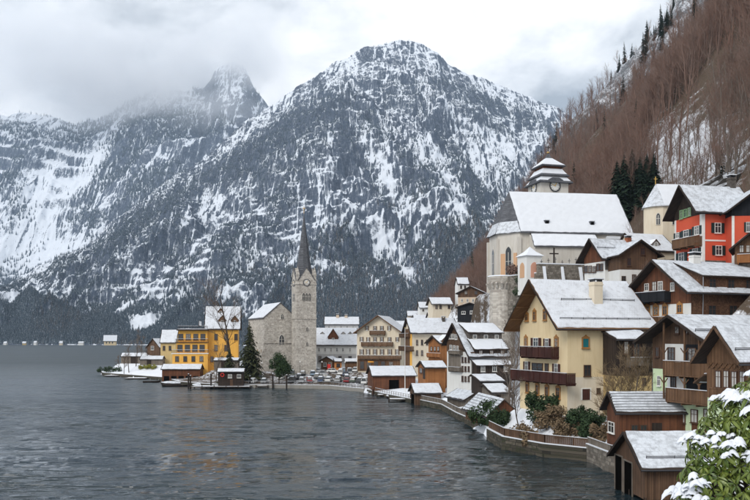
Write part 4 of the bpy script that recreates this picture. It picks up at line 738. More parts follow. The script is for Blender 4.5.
    h = House('brown_cottage', 'brown cottage with steep snowy roof at the tip of the point', 'house', 159.5, 345, 66, 1.8, 348, 338.5, far=147, D=9, oe=.5, og=.5, wall='wood', drop=3); h.win(g, 151, 346, 154, 350, 'w')
    for px, Y, ye, yr, D, lb in ((121, 346, 356.5, 353, 14, 'long low white-roofed shed among bare trees on the point'), (140, 325, 359.5, 356, 9, 'low snow-roofed boat shelter on the point shore'), (214, 268, 360.5, 357.8, 8, 'low white shelter roof before the terraced yellow house')):
        h = House('low_shed', lb, 'shed', px, Y, 3, 4.4, ye, yr, W=5, D=D, oe=.3, og=.3, wall='wood_grey', drop=3.5); h.panl(sd, D*.3, D*.5, 0, h.zw-.2, 'wood_dark', 'door')
    # far shore
    h = House('lakeside_house', 'pale yellow house alone on the far shore by the snow meadow', 'house', 104, 1870, 14, 1.0, 341.2, 335.2, W=24, D=27, oe=2, og=2, wall='cream', drop=6, pad=False, gutter=False); h.row(sd, (106.5, 109.5, 112.5), 341.8, 343.6, 1.2, 'b')
    k = 0
    for px in (5, 22, 33, 58, 79):
        Y = float(np.interp(px, [0, 37, 87], [2010, 1960, 1905]))-random.uniform(0, 25); m, cn = random.choice([('cream_pale', 'cream'), ('white_pl', 'white'), ('wood', 'brown'), ('wood_mid', 'tan'), ('ochre', 'ochre')]); D = random.uniform(6, 13); px += random.uniform(-2, 2)
        h = House('far_cottage', 'tiny %s snow-roofed house strung along the far lakeshore' % cn, 'house', px, Y, random.uniform(-15, 15), 1.0, 343.6-random.random()*.8, 341.8-random.random()*.8, W=7, D=D, oe=.5, og=.5, wall=m, drop=6, pad=False, gutter=False, group='houses along the far shore')
town_houses()
# ---------------------------------------------------------------- churches
def gothic(parent, x, y, z, w, h, rz, mat='church_pl', name='window'):
    """pointed window: stone surround, dark pane"""
    def arch(w, h, n=6):
        pts = [(-w/2, 0), (w/2, 0)]; s = h-w*.95
        for i in range(n+1): a = i/n*math.pi/3; pts.append((-w/2+w*math.cos(a), s+w*math.sin(a)))
        for i in range(n-1, -1, -1): a = i/n*math.pi/3; pts.append((w/2-w*math.cos(a), s+w*math.sin(a)))
        return pts
    mb = MB(); mb.prism([(p[0], 0, p[1]-.1) for p in arch(w*1.3, h*1.12)], (0, -.10, 0)); o = mb.build(name, M[mat], parent, (x, y, z), rz)
    mb = MB(); mb.prism([(p[0], -.06, p[1]) for p in arch(w, h)], (0, -.07, 0)); mb.build('pane', M['glass'], o); mb = MB(); mb.box(-.06, .06, -.17, -.13, 0, h*.8); mb.box(-w/2, w/2, -.165, -.13, h*.5, h*.5+.08); mb.build('tracery', M[mat], o); return o
def clock(parent, c, r, rz):
    o = MB().tube([(0, -.02, 0), (0, -.12, 0)], r, 20).build('clock_face', M['frame_w'], parent, c, rz); k = MB(); n = 24
    for i in range(n):
        a, b = 2*math.pi*i/n, 2*math.pi*(i+1)/n; P3 = lambda rr, t, y: (rr*math.cos(t), y, rr*math.sin(t)); k.hexa([P3(r*.86, a, -.12), P3(r*1.06, a, -.12), P3(r*1.06, b, -.12), P3(r*.86, b, -.12), P3(r*.86, a, -.17), P3(r*1.06, a, -.17), P3(r*1.06, b, -.17), P3(r*.86, b, -.17)])
    k.build('clock_rim', M['metal'], o); MB().bar((0, -.16, -.1*r), (.28*r, -.16, .55*r), .05, .12*r).build('clock_hand', M['gold'], o); MB().bar((.1*r, -.18, -.06*r), (-.62*r, -.18, .25*r), .05, .09*r).build('clock_hand', M['gold'], o)
    m = MB()
    for i in range(12): a = i*math.pi/6; m.bar((.64*r*math.cos(a), -.14, .64*r*math.sin(a)), (.8*r*math.cos(a), -.14, .8*r*math.sin(a)), .04, .09*r)
    m.build('hour_marks', M['metal'], o)
def lake_church():
    h = House('lake_church', 'grey stone church by the lake with snowy nave and slender spire', 'church', 296.5, 272, 113, 4.2, 318.2, 302.4, far=264, D=21, oe=.4, og=.25, wall='church_stone', drop=4, roof='slate', gutter=False, tk=.25)
    u, z = h.hit('g', 281.6, 344.5); gothic(h.root, -.02, u, z, 1.7, 3.4, R(-90)); u, z = h.hit('g', 282.2, 319); gothic(h.root, -.02, u, z, .8, 1.7, R(-90))
    for k in range(4):
        gothic(h.root, 3.2+k*4.6, h.W+.02, 3.2, 1.3, 4.4, R(180)); mb = MB(); mb.prism([(.5+k*4.6, h.W, -3), (.5+k*4.6, h.W+1.1, -3), (.5+k*4.6, h.W+.9, 5.5), (.5+k*4.6, h.W, 7.2)], (.8, 0, 0)); mb.build('buttress', M['church_stone'], h.root)
    mb = MB()
    for a, b in (((0, -.3, h.zw+.25), (0, h.yR, h.zwr+.32)), ((0, h.W+.3, h.zw+.25), (0, h.yR, h.zwr+.32))): mb.bar(a, b, .6, .25)
    MB().box(-.25, .05, .01, h.W, h.zw*.52, h.zw*.52+.2).build('string_course', M['church_stone'], h.root)
    # tower
    w = 6.7; c = P(303.9, 368, 267.5); th = R(-22+90); zb = 4.0; inv = h.inv; cl = inv @ Vector((c.x, c.y, zb)); rz = R(20)-h.th
    T = Matrix.Translation(cl) @ Matrix.Rotation(rz, 4, 'Z')
    def add(mb, nm, mat): o = mb.build(nm, M[mat], h.root); o.matrix_basis = T; return o
    zt = HC-(279-CY)/F*264-zb; a = w/2; t = add(MB().box(-a, a, -a, a, -4, zt), 'tower', 'church_stone')
    zc = lambda y: HC-(y-CY)/F*264-zb
    for y in (319, 284.5): add(MB().box(-a-.18, a+.18, -a-.18, a+.18, zc(y), zc(y)+.35), 'string_course', 'church_stone')
    gh = zc(267.5)-zt; sp = zc(214)-zt+1
    for k in range(4):
        r = k*math.pi/2; m = Matrix.Rotation(r, 4, 'Z'); mb = MB(); mb.prism([(-a*.82, -a-.05, zt-.3), (a*.82, -a-.05, zt-.3), (0, -a-.05, zt+gh)], (0, a*.9, 0)); o = add(mb, 'gablet', 'church_stone'); o.matrix_basis = T @ m
        mb = MB(); mb.bar((-a*.9, -a-.05, zt-.5), (0, -a-.05, zt+gh+.1), .35, .22); o = add(mb, 'gablet_coping', 'slate'); o.matrix_basis = T @ m; mb = MB(); mb.bar((a*.9, -a-.05, zt-.5), (0, -a-.05, zt+gh+.1), .35, .22); o = add(mb, 'gablet_coping', 'slate'); o.matrix_basis = T @ m
        mb = MB(); mb.box(-a, -a+.9, -a, -a+.9, zt, zt+1.2); mb.prism([(-a-.1, -a-.1, zt+1.2), (-a+1., -a-.1, zt+1.2), (-a+1., -a+1., zt+1.2), (-a-.1, -a+1., zt+1.2)], (0, 0, .15)); 
        mb.v += [(-a-.1, -a-.1, zt+1.36), (-a+1, -a-.1, zt+1.36), (-a+1, -a+1, zt+1.36), (-a-.1, -a+1, zt+1.36), (-a+.45, -a+.45, zt+4.2)]; n = len(mb.v)-5
        for q in range(4): mb.f.append((n+q, n+(q+1) % 4, n+4)); mb.m.append(0)
        o = add(mb, 'pinnacle', 'church_stone'); o.matrix_basis = T @ m
        hold = bpy.data.objects.new('belfry_opening', None)
        for dx in (-1.0, 0, 1.0):
            o = gothic(h.root, 0, 0, 0, .75, 2.5, 0, 'church_stone', 'belfry_window'); o.matrix_basis = T @ m @ Matrix.Translation((dx, -a-.01, zc(300.5)))
        bpy.data.objects.remove(hold)
        for zz in (346, 331): o = gothic(h.root, 0, 0, 0, .55, 1.3, 0, 'church_stone', 'slit_window'); o.matrix_basis = T @ m @ Matrix.Translation((.2, -a-.01, zc(zz)))
        hold = empty('clock', (0, 0, 0)); hold.parent = h.root; hold.matrix_basis = T @ m @ Matrix.Translation((0, -a-.05, zc(282.5))); 
        clock(h.root, (0, 0, 0), 1.15, 0)
        for o in h.root.children:
            if o.name.startswith('clock_face') and o.matrix_basis == Matrix(): o.matrix_basis = hold.matrix_basis
        bpy.data.objects.remove(hold)
    mb = MB(); n = 8; b = len(mb.v)
    for k in range(n): t_ = 2*math.pi*(k+.5)/n; mb.v.append((a*.93*math.cos(t_), a*.93*math.sin(t_), zt))
    for k in range(n): t_ = 2*math.pi*(k+.5)/n; mb.v.append((a*.6*math.cos(t_), a*.6*math.sin(t_), zt+sp*.30))
    mb.v.append((0, 0, zt+sp))
    for k in range(n): mb.f += [(k, (k+1) % n, n+(k+1) % n, n+k), (n+k, n+(k+1) % n, 2*n)]; mb.m += [0, 0]
    add(mb, 'spire', 'slate'); mb = MB(); mb.tube([(0, 0, zt+sp-.3), (0, 0, zt+sp+2.2)], .08, 6); mb.bar((-.6, 0, zt+sp+1.5), (.6, 0, zt+sp+1.5), .12, .14); add(mb, 'finial_cross', 'gold')
lake_church()
def poly_roof(mb, ring, apexes):
    n = len(mb.v); mb.v += [tuple(p) for p in ring]+[tuple(p) for p in apexes]; k = len(ring)
    return n, k
def hill_church():
    th = R(9); Y = 185; x0 = (519.8-CX)/F*Y; zb = 26.5; root = empty('hill_church', (x0, Y, zb), th, 'big pale church on the hill terrace with steep snowy roof and tiered clock tower', 'church'); W, D = 16.0, 27.5
    PADS.append((x0-4, Y, th, W+2, D+6, zb-.3)); z = lambda y, Yy: HC-(y-CY)/F*Yy-zb
    zw = z(231, 185); zR = z(192.6, 194); ap = [(0, 0), (-3.8, 4.6), (-3.8, 11.4), (0, W)]
    mb = MB(); mb.prism([(p[0], p[1], -4) for p in ap]+[(D, W, -4), (D, 0, -4)], (0, 0, zw+4)); mb.build('wall', M['church_pl'], root)
    mb = MB(); mb.prism([(D-.02, 0, zw), (D-.02, W, zw), (D-.02, W/2, zR-.3)], (-.5, 0, 0)); mb.build('rear_gable', M['church_pl'], root)
    o = .7; ring = [(-.15, -o), (-4.5, 4.4), (-4.5, 11.6), (-.15, W+o)]; e = zw-.25; m = (zR-e)/(W/2+o)
    mb = MB(); mb.prism([(0, -o, e), (D+.4, -o, e), (D+.4, W/2, zR), (0, W/2, zR)], (0, 0, -.25)); mb.prism([(0, W/2+.001, zR), (D+.4, W/2+.001, zR), (D+.4, W+o, e), (0, W+o, e)], (0, 0, -.25)); r = mb.build('roof', M['slate'], root)
    snow_sheet(r, (.05, -o+.1, e+.1), (D+.3, -o+.1, e+.1), (D+.3, W/2, zR), (.05, W/2, zR), .2); snow_sheet(r, (D+.3, W+o-.1, e+.1), (.05, W+o-.1, e+.1), (.05, W/2, zR), (D+.3, W/2, zR), .2)
    mb = MB(); pts = [(0, -o)]+ring[1:3]+[(0, W+o)]
    for a, b in zip(pts, pts[1:]): mb.quad((a[0], a[1], e), (b[0], b[1], e), (0, W/2, zR))
    mb.quad(*[(p[0], p[1], e) for p in pts[::-1]]); ar = mb.build('apse_roof', M['slate'], root)
    # snow lying on the lower skirt of the apse roof
    for a, b in zip(pts, pts[1:]):
        A = Vector((a[0], a[1], e)); B = Vector((b[0], b[1], e)); T = Vector((0, W/2, zR)); snow_sheet(ar, A+Vector((0, 0, .02)), B+Vector((0, 0, .02)), B.lerp(T, .26)+Vector((0, 0, .02)), A.lerp(T, .26)+Vector((0, 0, .02)), .14, mat='snow_thin')
    # apse buttresses, tall windows, frescoes
    for a, b in zip(ap, ap[1:]):
        a = Vector((a[0], a[1], 0)); b = Vector((b[0], b[1], 0)); d = (b-a).normalized(); nrm = Vector((-d.y, d.x, 0)) ; nrm = nrm if nrm.x < 0 else -nrm; mid = (a+b)/2; rz = math.atan2(nrm.y, nrm.x)+math.pi/2
        gothic(root, mid.x+nrm.x*.02, mid.y+nrm.y*.02, 3.0, 1.5, 7.2, rz); 
        for q in (a+d*.0, ): MB().bar((q.x+nrm.x*.2, q.y+nrm.y*.2, -3), (q.x+nrm.x*.2, q.y+nrm.y*.2, zw-1.4), .7, .7).build('buttress', M['church_pl'], root)
    a = Vector((-3.8, 4.6, 0)); b = Vector((0, 0, 0)); d = (b-a).normalized(); nrm = Vector((d.y, -d.x, 0)); nrm = nrm if nrm.y < 0 else -nrm
    for t, w_, mt in ((.25, 1.3, 'fresco'), (.80, .9, 'fresco')):
        q = a.lerp(b, t)+nrm*.06; mb = MB(); mb.box(-w_/2, w_/2, -.06, .06, 1.2, 8.5); mb.build('fresco', M[mt], root, (q.x, q.y, 0), math.atan2(nrm.y, nrm.x)+math.pi/2)
    # side aisle with lean-to roof
    x1, x2 = 2.2, 18.0; ya = -4.2; zt = z(231.6, 184); ze = z(243.6, 180); mb = MB(); mb.box(x1, x2, ya, -.01, -4, ze-.1); mb.prism([(x1, ya, ze-.1), (x1, -.01, ze-.1), (x1, -.01, zt-.35)], (x2-x1, 0, 0)); mb.build('aisle_wall', M['church_pl'], root)
    mb = MB(); mb.prism([(x1-.5, ya-.5, ze-.4), (x2+.5, ya-.5, ze-.4), (x2+.3, -.02, zt), (x1+.4, -.02, zt)], (0, 0, -.2)); r2 = mb.build('aisle_roof', M['slate'], root); snow_sheet(r2, (x1-.4, ya-.42, ze-.38), (x2+.4, ya-.42, ze-.38), (x2+.2, -.05, zt), (x1+.4, -.05, zt), .2)
    mb = MB(); mb.tube([(x1+3.4, ya-.02, 2.0), (x1+3.4, ya-.12, 2.0)], .9, 14); mb.build('fresco', M['fresco'], root)
    for xx in (4.2, 10.0): MB().tube([(xx+2.5, ya+.02, 3.2), (xx+2.5, ya-.1, 3.2)], .55, 12).build('round_window', M['glass'], root)
    MB().tube([(12.6, ya-.02, 3.3), (12.6, ya-.12, 3.3)], 1.05, 16).build('fresco', M['pink'], root)
    me = win_mesh(1.2, 1.6, 'b'); q = link('window', me[0], None, root, (22.5, -.03, zw-3.2)); link('pane', me[1], None, q); MB().box(21, 24.2, -1.2, 0, zw-1.6, zw-.9).build('porch_roof', M['snow'], root); MB().box(21.4, 23.8, -.9, 0, -4, zw-1.62).build('porch', M['church_pl'], root); MB().box(22, 23.2, -.95, -.9, zw-4, zw-2.0).build('porch_door', M['wood'], root)
    for xx in (7.0, 18.2):   # roof hatches
        yy = 1.0; zz = e+m*(yy+o); mb = MB(); mb.box(xx-.55, xx+.55, yy, yy+1.2, zz-.3, zz+.95); d = mb.build('roof_hatch', M['slate'], root); MB().box(xx-.7, xx+.7, yy-.2, yy+1.6, zz+.95, zz+1.12).build('snow', M['snow'], d); MB().box(xx-.35, xx+.35, yy-.04, yy, zz+.1, zz+.75).build('hatch_opening', M['opening_shade'], d)  # hatch openings are black sheets painted as shade
    # tower
    Yt = 205; tc = P(548, 190, Yt); inv = (Matrix.Translation((x0, Y, zb)) @ Matrix.Rotation(th, 4, 'Z')).inverted(); cl = inv @ Vector((tc.x, tc.y, zb)); T = Matrix.Translation(cl) @ Matrix.Rotation(R(14)-th, 4, 'Z'); zt = lambda y: HC-(y-CY)/F*(Yt-4)-zb; a = 3.75
    def add(mb, nm, mat, par=None): q = mb.build(nm, M[mat], root); q.matrix_basis = T; return q
    add(MB().box(-a, a, -a, a, -3, zt(182)), 'tower', 'church_pl')
    def flare(levels, nm, mat, n=4):
        mb = MB()
        for (hw, zz) in levels:
            for k in range(n): t = math.pi/4+2*math.pi*k/n; mb.v.append((hw*math.sqrt(2)*math.cos(t), hw*math.sqrt(2)*math.sin(t), zz))
        for i in range(len(levels)-1):
            for k in range(n): mb.f.append((i*n+k, i*n+(k+1) % n, (i+1)*n+(k+1) % n, (i+1)*n+k)); mb.m.append(0)
        mb.f += [tuple(range(n-1, -1, -1)), tuple(range((len(levels)-1)*n, len(levels)*n))]; mb.m += [0, 0]; return add(mb, nm, mat)
    flare([(a+.95, zt(182.6)), (a+.95, zt(181.8)), (a+.1, zt(179)), (a-.4, zt(176.2))], 'lower_tower_roof', 'slate'); flare([(a+.6, zt(181.2)), (a+.55, zt(180.6)), (a+.1, zt(178.4)), (a-.3, zt(176.0))], 'snow', 'snow')
    flare([(a-.5, zt(177)), (a-.5, zt(172.5))], 'tower_lantern', 'church_pl'); flare([(a+.25, zt(175.4)), (a+.25, zt(174.8)), (a-.7, zt(171)), (a-1.2, zt(167.5))], 'middle_tower_roof', 'slate'); flare([(a-.02, zt(174.2)), (a-.1, zt(173.6)), (a-.7, zt(170.2)), (a-1.1, zt(167.3))], 'snow', 'snow')
    flare([(a-1.25, zt(168)), (a-1.25, zt(163.5))], 'tower_lantern', 'wood_red'); flare([(a-.35, zt(164.8)), (a-.35, zt(164.2)), (a-1.5, zt(161)), (a-2.5, zt(157.6)), (.6, zt(154)), (.22, zt(150.5))], 'upper_tower_roof', 'slate'); flare([(a-.6, zt(163.6)), (a-.7, zt(163.0)), (a-1.5, zt(160.4)), (a-2.45, zt(157.0)), (.66, zt(154.6))], 'snow', 'snow')
    mb = MB(); mb.tube([(0, 0, zt(151)), (0, 0, zt(141.5))], .09, 6); mb.bar((-.6, 0, zt(143.6)), (.6, 0, zt(143.6)), .12, .14); add(mb, 'finial_cross', 'metal'); add(MB().tube([(0, 0, zt(149.6)), (0, 0, zt(149)), (0, 0, zt(148))], [.1, .45, .1], 10), 'finial_ball', 'gold')
    for k in range(4):
        m_ = T @ Matrix.Rotation(k*math.pi/2, 4, 'Z'); clock(root, (0, 0, 0), 1.45, 0)
        for q in root.children:
            if q.name.startswith('clock_face') and q.matrix_basis == Matrix(): q.matrix_basis = m_ @ Matrix.Translation((0, -a-.05, zt(185.6)))
        mb = MB(); pts = [(-2.4, -a-.7, zt(182.2)), (2.4, -a-.7, zt(182.2)), (1.9, -a-.7, zt(179.5)), (.9, -a-.7, zt(177.6)), (-.9, -a-.7, zt(177.6)), (-1.9, -a-.7, zt(179.5))]; mb.prism(pts, (0, .9, 0)); q = mb.build('clock_pediment', M['slate'], root); q.matrix_basis = m_
    # churchyard: shrine, wall, cross, bastion
    s = P(529.8, 281, 171); r3 = empty('shrine', (s.x, s.y, s.z), R(20), 'small square shrine with pink niches and white tent roof below the apse', 'shrine'); hw = 1.85; hh = (281-256.5)/F*171
    MB().box(-hw, hw, -hw, hw, -3, hh).build('wall', M['white_pl'], r3); mb = MB(); q = hw+.4; n = 4
    mb.v = [(-q, -q, hh), (q, -q, hh), (q, q, hh), (-q, q, hh), (-hw*.5, -hw*.5, hh+1.0), (hw*.5, -hw*.5, hh+1.0), (hw*.5, hw*.5, hh+1.0), (-hw*.5, hw*.5, hh+1.0), (0, 0, hh+2.1)]
    for k in range(4): mb.f += [(k, (k+1) % 4, 4+(k+1) % 4, 4+k), (4+k, 4+(k+1) % 4, 8)]; mb.m += [0, 0]
    mb.f.append((3, 2, 1, 0)); mb.m.append(0); mb.build('roof', M['snow'], r3)
    for k in range(4):
        for dx in (0,): mb = MB(); mb.prism([(p[0], 0, p[1]) for p in ((-.9, .6), (.9, .6), (.9, 3.0), (.6, 3.6), (0, 3.9), (-.6, 3.6), (-.9, 3.0))], (0, -.06, 0)); o2 = mb.build('niche', M['pink' if k % 2 == 0 else 'fresco'], r3); o2.matrix_basis = Matrix.Rotation(k*math.pi/2, 4, 'Z') @ Matrix.Translation((0, -hw, 0))
    A = P(537, 266, 168); B = P(612, 264, 172); zt2 = 15+(CY-264)/F*168
    w = empty('churchyard_wall', (A.x, A.y, zt2), math.atan2(B.y-A.y, B.x-A.x), 'dark churchyard wall with snow coping in front of the hill church', 'wall'); L = (B-A).length
    MB().box(0, L, -.3, .3, -9, 0).build('masonry', M['rubble'], w); MB().box(-.05, L+.05, -.38, .38, .001, .22).build('snow', M['snow'], w)
    for k in range(4): x = 1.0+k*L/4.2; mb = MB(); mb.prism([(x, -.3, -9), (x, -2.3, -9), (x, -.3, -.6)], (.9, 0, 0)); bb = mb.build('buttress', M['rubble'], w); snow_sheet(bb, (x, -2.3, -8.95), (x+.9, -2.3, -8.95), (x+.9, -.32, -.55), (x, -.32, -.55), .15, nx=2, ny=4)
    for k in range(9): x = 1.6+k*1.6; mb = MB(); mb.box(x-.04, x+.04, 1.2, 1.28, -1, 1.1+.3*(k % 3)); mb.box(x-.3, x+.3, 1.2, 1.28, .6+.3*(k % 3), .7+.3*(k % 3)); tag(mb.build('grave_cross', M['metal'], None), 'little iron grave cross standing behind the churchyard wall', 'grave cross', 'grave crosses in the churchyard').matrix_basis = w.matrix_basis.copy()
    c = P(554, 264, 172.5); mb = MB(); mb.box(-.14, .14, -.12, .12, -1.5, 3.5); mb.box(-1.0, 1.0, -.115, .115, 2.1, 2.36); tag(mb.build('crucifix', M['wood_dark'], None, c, R(9)), 'tall dark wooden crucifix beside the hill church wall', 'crucifix')
    c = P(502, 300, 181); r4 = empty('bastion', (c.x, c.y, 14), 0, 'round stone bastion with corbelled rim under the church apse', 'bastion'); zt3 = 15+(CY-276)/F*178-14; rr = 2.8
    MB().tube([(0, 0, -6), (0, 0, zt3-2.2), (0, 0, zt3-1.2), (0, 0, zt3)], [rr*1.06, rr, rr*1.16, rr*1.2], 20).build('tower_wall', M['rubble'] if 0 else M['church_stone'], r4)
    for k in range(18): t = 2*math.pi*k/18; x, y = math.cos(t), math.sin(t); MB().bar((x*rr*.95, y*rr*.95, zt3-2.6), (x*rr*1.22, y*rr*1.22, zt3-1.4), .5, .7).build('corbel', M['church_stone'], r4)
    MB().tube([(0, 0, zt3+.001), (0, 0, zt3+.25)], [rr*1.22, rr*1.1], 20).build('snow', M['snow'], r4)
    A = P(512, 276, 176); B = P(537, 278, 169); r5 = empty('terrace_wall', (A.x, A.y, A.z), math.atan2(B.y-A.y, B.x-A.x), 'rough retaining wall between bastion and shrine, half covered with ivy', 'wall'); L = (B-A).length; MB().box(-1, L+1, -.4, .6, -12, 0).build('masonry', M['rubble'], r5); MB().box(-1, L+1, -.45, .65, .001, .2).build('snow', M['snow'], r5)
hill_church()
def ossuary():
    Y = 168; th = R(8); x0 = (663-CX)/F*Y; z0 = 15+(CY-228)/F*Y; root = empty('chapel', (x0, Y, z0), th, 'small cream chapel with pointed rounded roof and gold cross above the white hillside house', 'chapel'); PADS.append((x0-3, Y, th, 8, 12, z0-1)); W, D = 6.4, 7; zw = (228-206)/F*Y; zR = (228-182)/F*(Y+3)
    ap = [(0, 0), (-1.6, .9), (-2.6, 3.2), (-1.6, 5.5), (0, W)]; mb = MB(); mb.prism([(p[0], p[1], -4) for p in ap]+[(D, W, -4), (D, 0, -4)], (0, 0, zw+4)); mb.build('wall', M['cream_pale'], root); o = .5
    pts = [(0, -o), (-2.0, .5), (-3.1, 3.2), (-2.0, 5.9), (0, W+o)]; mb = MB()
    for a, b in zip(pts, pts[1:]): mb.quad((a[0], a[1], zw), (b[0], b[1], zw), (0, W/2, zR))
    mb.quad((0, -o, zw), (D+.4, -o, zw), (D+.4, W/2, zR), (0, W/2, zR)); mb.quad((D+.4, W+o, zw), (0, W+o, zw), (0, W/2, zR), (D+.4, W/2, zR)); mb.quad(*[(p[0], p[1], zw) for p in pts]+[(D+.4, W+o, zw), (D+.4, -o, zw)]); mb.quad((D+.4, -o, zw), (D+.4, W+o, zw), (D+.4, W/2, zR)); r = mb.build('roof', M['snow_thin'], root)
    snow_sheet(r, (.1, -o+.1, zw+.12), (D+.3, -o+.1, zw+.12), (D+.3, W/2, zR), (.1, W/2, zR), .14); mb = MB(); mb.tube([(0, W/2, zR-.2), (0, W/2, zR+1.6)], .07, 6); mb.bar((-.4, W/2, zR+1.1), (.4, W/2, zR+1.1), .1, .1); mb.build('finial_cross', M['gold'], root)
    gothic(root, 2.5, -.02, .8, .8, 2.6, 0); gothic(root, -.85, .42, .8, .7, 2.4, R(-30))
    # lower stair-step roofs in front of it
    h = House('sacristy', 'low stone house with stepped snowy roofs under the small chapel', 'house', 640, 160, 20, 31, 250, 233, W=5.5, D=9, oe=.4, og=.4, wall='cream_pale', rf=.8, drop=6); gable_dormer(h, 4.5, .8, h.zroof(.8)-.2, 1.6, .8, .8, 'grey_pl', 2.5)
    h.row('s', (645, 652, 659), 251, 255, 2.4, 'b')
ossuary()
# ================================================================ TERRAIN
SHORE = np.array([(-120, -60), (-40, 2), (-10, 12), (6, 18), (14, 32), (22, 44), (31, 58), (33, 68), (32, 84), (26.5, 92), (26, 97.6), (21.6, 101.7), (17.7, 109), (17, 118.8), (17.2, 126), (16.4, 138), (15.4, 150), (14.2, 169), (9, 186), (2, 207), (-3, 224), (-13.8, 240), (-29, 243), (-49, 245), (-64, 262), (-76, 290), (-112, 330), (-118, 345), (-104, 385), (-70, 440), (-40, 560), (-20, 800), (-20, 1900)], float)
def shore_d(X, Y):
    """signed distance to the waterline (inland positive) and the nearest shore point"""
    best = np.full(X.shape, 1e9); bx = np.zeros_like(X); by = np.zeros_like(X); inside = np.zeros(X.shape, bool)
    poly = np.vstack([SHORE, [(900, 1900), (900, -60)]]); n = len(poly)
    for i in range(n):
        a, b = poly[i], poly[(i+1) % n]; c = (a[1] > Y) != (b[1] > Y)
        with np.errstate(divide='ignore', invalid='ignore'): inside ^= c & (X < (b[0]-a[0])*(Y-a[1])/(b[1]-a[1]+1e-12)+a[0])
        if i < len(SHORE)-1:
            d = b-a; t = np.clip(((X-a[0])*d[0]+(Y-a[1])*d[1])/(d@d), 0, 1); qx = a[0]+t*d[0]; qy = a[1]+t*d[1]; dd = np.hypot(X-qx, Y-qy); m = dd < best; best = np.where(m, dd, best); bx = np.where(m, qx, bx); by = np.where(m, qy, by)
    return np.where(inside, best, -best), bx, by
def ground_z(X, Y, full=False):
    X = np.asarray(X, float); Y = np.asarray(Y, float); d, bx, by = shore_d(X, Y)
    z = 1.15+np.where(X < 8, .105, .075)*np.clip(d-1, 0, 32)
    Xf = np.interp(Y, [0, 60, 100, 130, 190, 240, 300, 450, 650, 900, 1200, 1900], [62, 46, 30, 27, 30, 24, 16, 10, 12, 30, 60, 260]); Xf = Xf+5*(fbm(X/60+3, Y/60, 3, 501)-.5)*sstep(140, 220, Y)
    hz = 1.0*(X-Xf); hz = hz+sstep(30, 120, hz)*(46*(fbm(X/80, Y/120, 5, 503, .55)-.5)+.22*(hz-30))+2*(fbm(X/14, Y/14, 3, 505)-.5); hz = hz+sstep(140, 210, hz)*34*(fbm(X/38, Y/38, 4, 509, .55, True)-.5)
    k = 3.0; z = np.where(hz > z+12, hz, k*np.logaddexp(np.minimum(z/k, 200), np.minimum(hz/k, 200)))
    for (cx, cy, th, W, D, zb) in PADS+[(-12, -14, 0, 15.5, 26, 13.3), (1.5, 5.5, 0, 5.5, 9, 12.15)]:
        c, s = math.cos(th), math.sin(th); u = (X-cx)*c+(Y-cy)*s; v = -(X-cx)*s+(Y-cy)*c; q = np.hypot(np.maximum(np.maximum(-u, u-D), 0), np.maximum(np.maximum(-v, v-W), 0)); w = 1-sstep(.6, 5.5, q); z = z*(1-w)+zb*w
    edge = sstep(0, 5, d); z = np.where(d > 0, (1.15+.25*fbm(X/3, Y/3, 2, 507))*(1-edge)+z*edge if True else z, z)
    near = np.exp(-((X/16)**2+((Y-2)/13)**2)); z = np.where(d > 0, z, -3)
    return (z, d, bx, by, hz) if full else z
def make_ground():
    xs = np.concatenate([np.arange(-135, -60, 1.5), np.arange(-60, 80, .9), np.arange(80, 200, 3), np.arange(200, 900, 9)]); ys = np.concatenate([np.arange(-60, 60, 2.5), np.arange(60, 300, 1.0), np.arange(300, 600, 3), np.arange(600, 1900, 12)])
    X = xs[:, None]*np.ones((1, len(ys))); Y = ys[None, :]*np.ones((len(xs), 1)); d, bx, by = shore_d(X, Y); sn = np.abs(d) < .75; sn &= (Y > 58) & (Y < 300) & (X < 80)
    sg = np.sign(d)/np.maximum(np.abs(d), 1e-6); nx, ny = (X-bx)*sg, (Y-by)*sg; X = np.where(sn, bx+nx*.3, X); Y = np.where(sn, by+ny*.3, Y); z, d2, _, _, hz = ground_z(X, Y, True); z = np.where(sn, 1.1, np.where(d < -.1, -3, z))
    me = np_mesh('ground', np.stack([X, Y, z], -1).reshape(-1, 3), grid_faces(len(xs), len(ys)), True)
    px = CX+F*X/np.maximum(Y, 1); py = CY-F*(z-HC)/np.maximum(Y, 1); sx = .25-.31*sstep(4, 25, hz)+.10*sstep(140, 190, z)-.02*sstep(4, 25, hz)+.30*np.exp(-((px-690)/60)**2-((py-150)/35)**2)*(Y < 330)*(Y > 120)
    sx = sx-.3*np.exp(-((px-478)/22)**2-((py-310)/22)**2)*(Y > 170); sx = np.where((X > -75) & (X < 6) & (Y > 225) & (Y < 285), .03, sx); fattr(me, 'snowy', sx)
    t = NT('snowy_ground'); a = t.n('ShaderNodeAttribute', attribute_name='snowy'); n1 = t.noise(.12, 8, .65); n2 = t.noise(1.3, 6, .65); s = t.math('ADD', t.math('ADD', t.math('MULTIPLY', n1, .6), t.math('MULTIPLY', n2, .5)), a.outputs['Fac'])
    soil = t.mix(n2, (.045, .034, .026), (.13, .095, .066)); soil = t.mix(t.mr(n1, .4, .6, 0, .6), soil, (.10, .075, .055)); g = t.n('ShaderNodeNewGeometry'); sp = t.n('ShaderNodeSeparateXYZ'); t.l(g.outputs['Normal'], sp.inputs[0])
    n5 = t.noise(.05, 8, .7); sp2 = t.n('ShaderNodeSeparateXYZ'); t.l(g.outputs['Position'], sp2.inputs[0]); hi = t.math('MULTIPLY', t.mr(sp2.outputs[2], 130, 190), t.mr(n5, .30, .42)); soil = t.mix(hi, soil, (.115, .12, .13)); f = t.mr(s, .56, .70); t.bump(n2, .5, .3); tag(link('ground', me, t.fin(t.mix(f, soil, (.74, .77, .82)), .9, .1)), None, None, None, 'structure')
make_ground()
def GZ(x, y): return float(ground_z(np.array([float(x)]), np.array([float(y)]))[0])
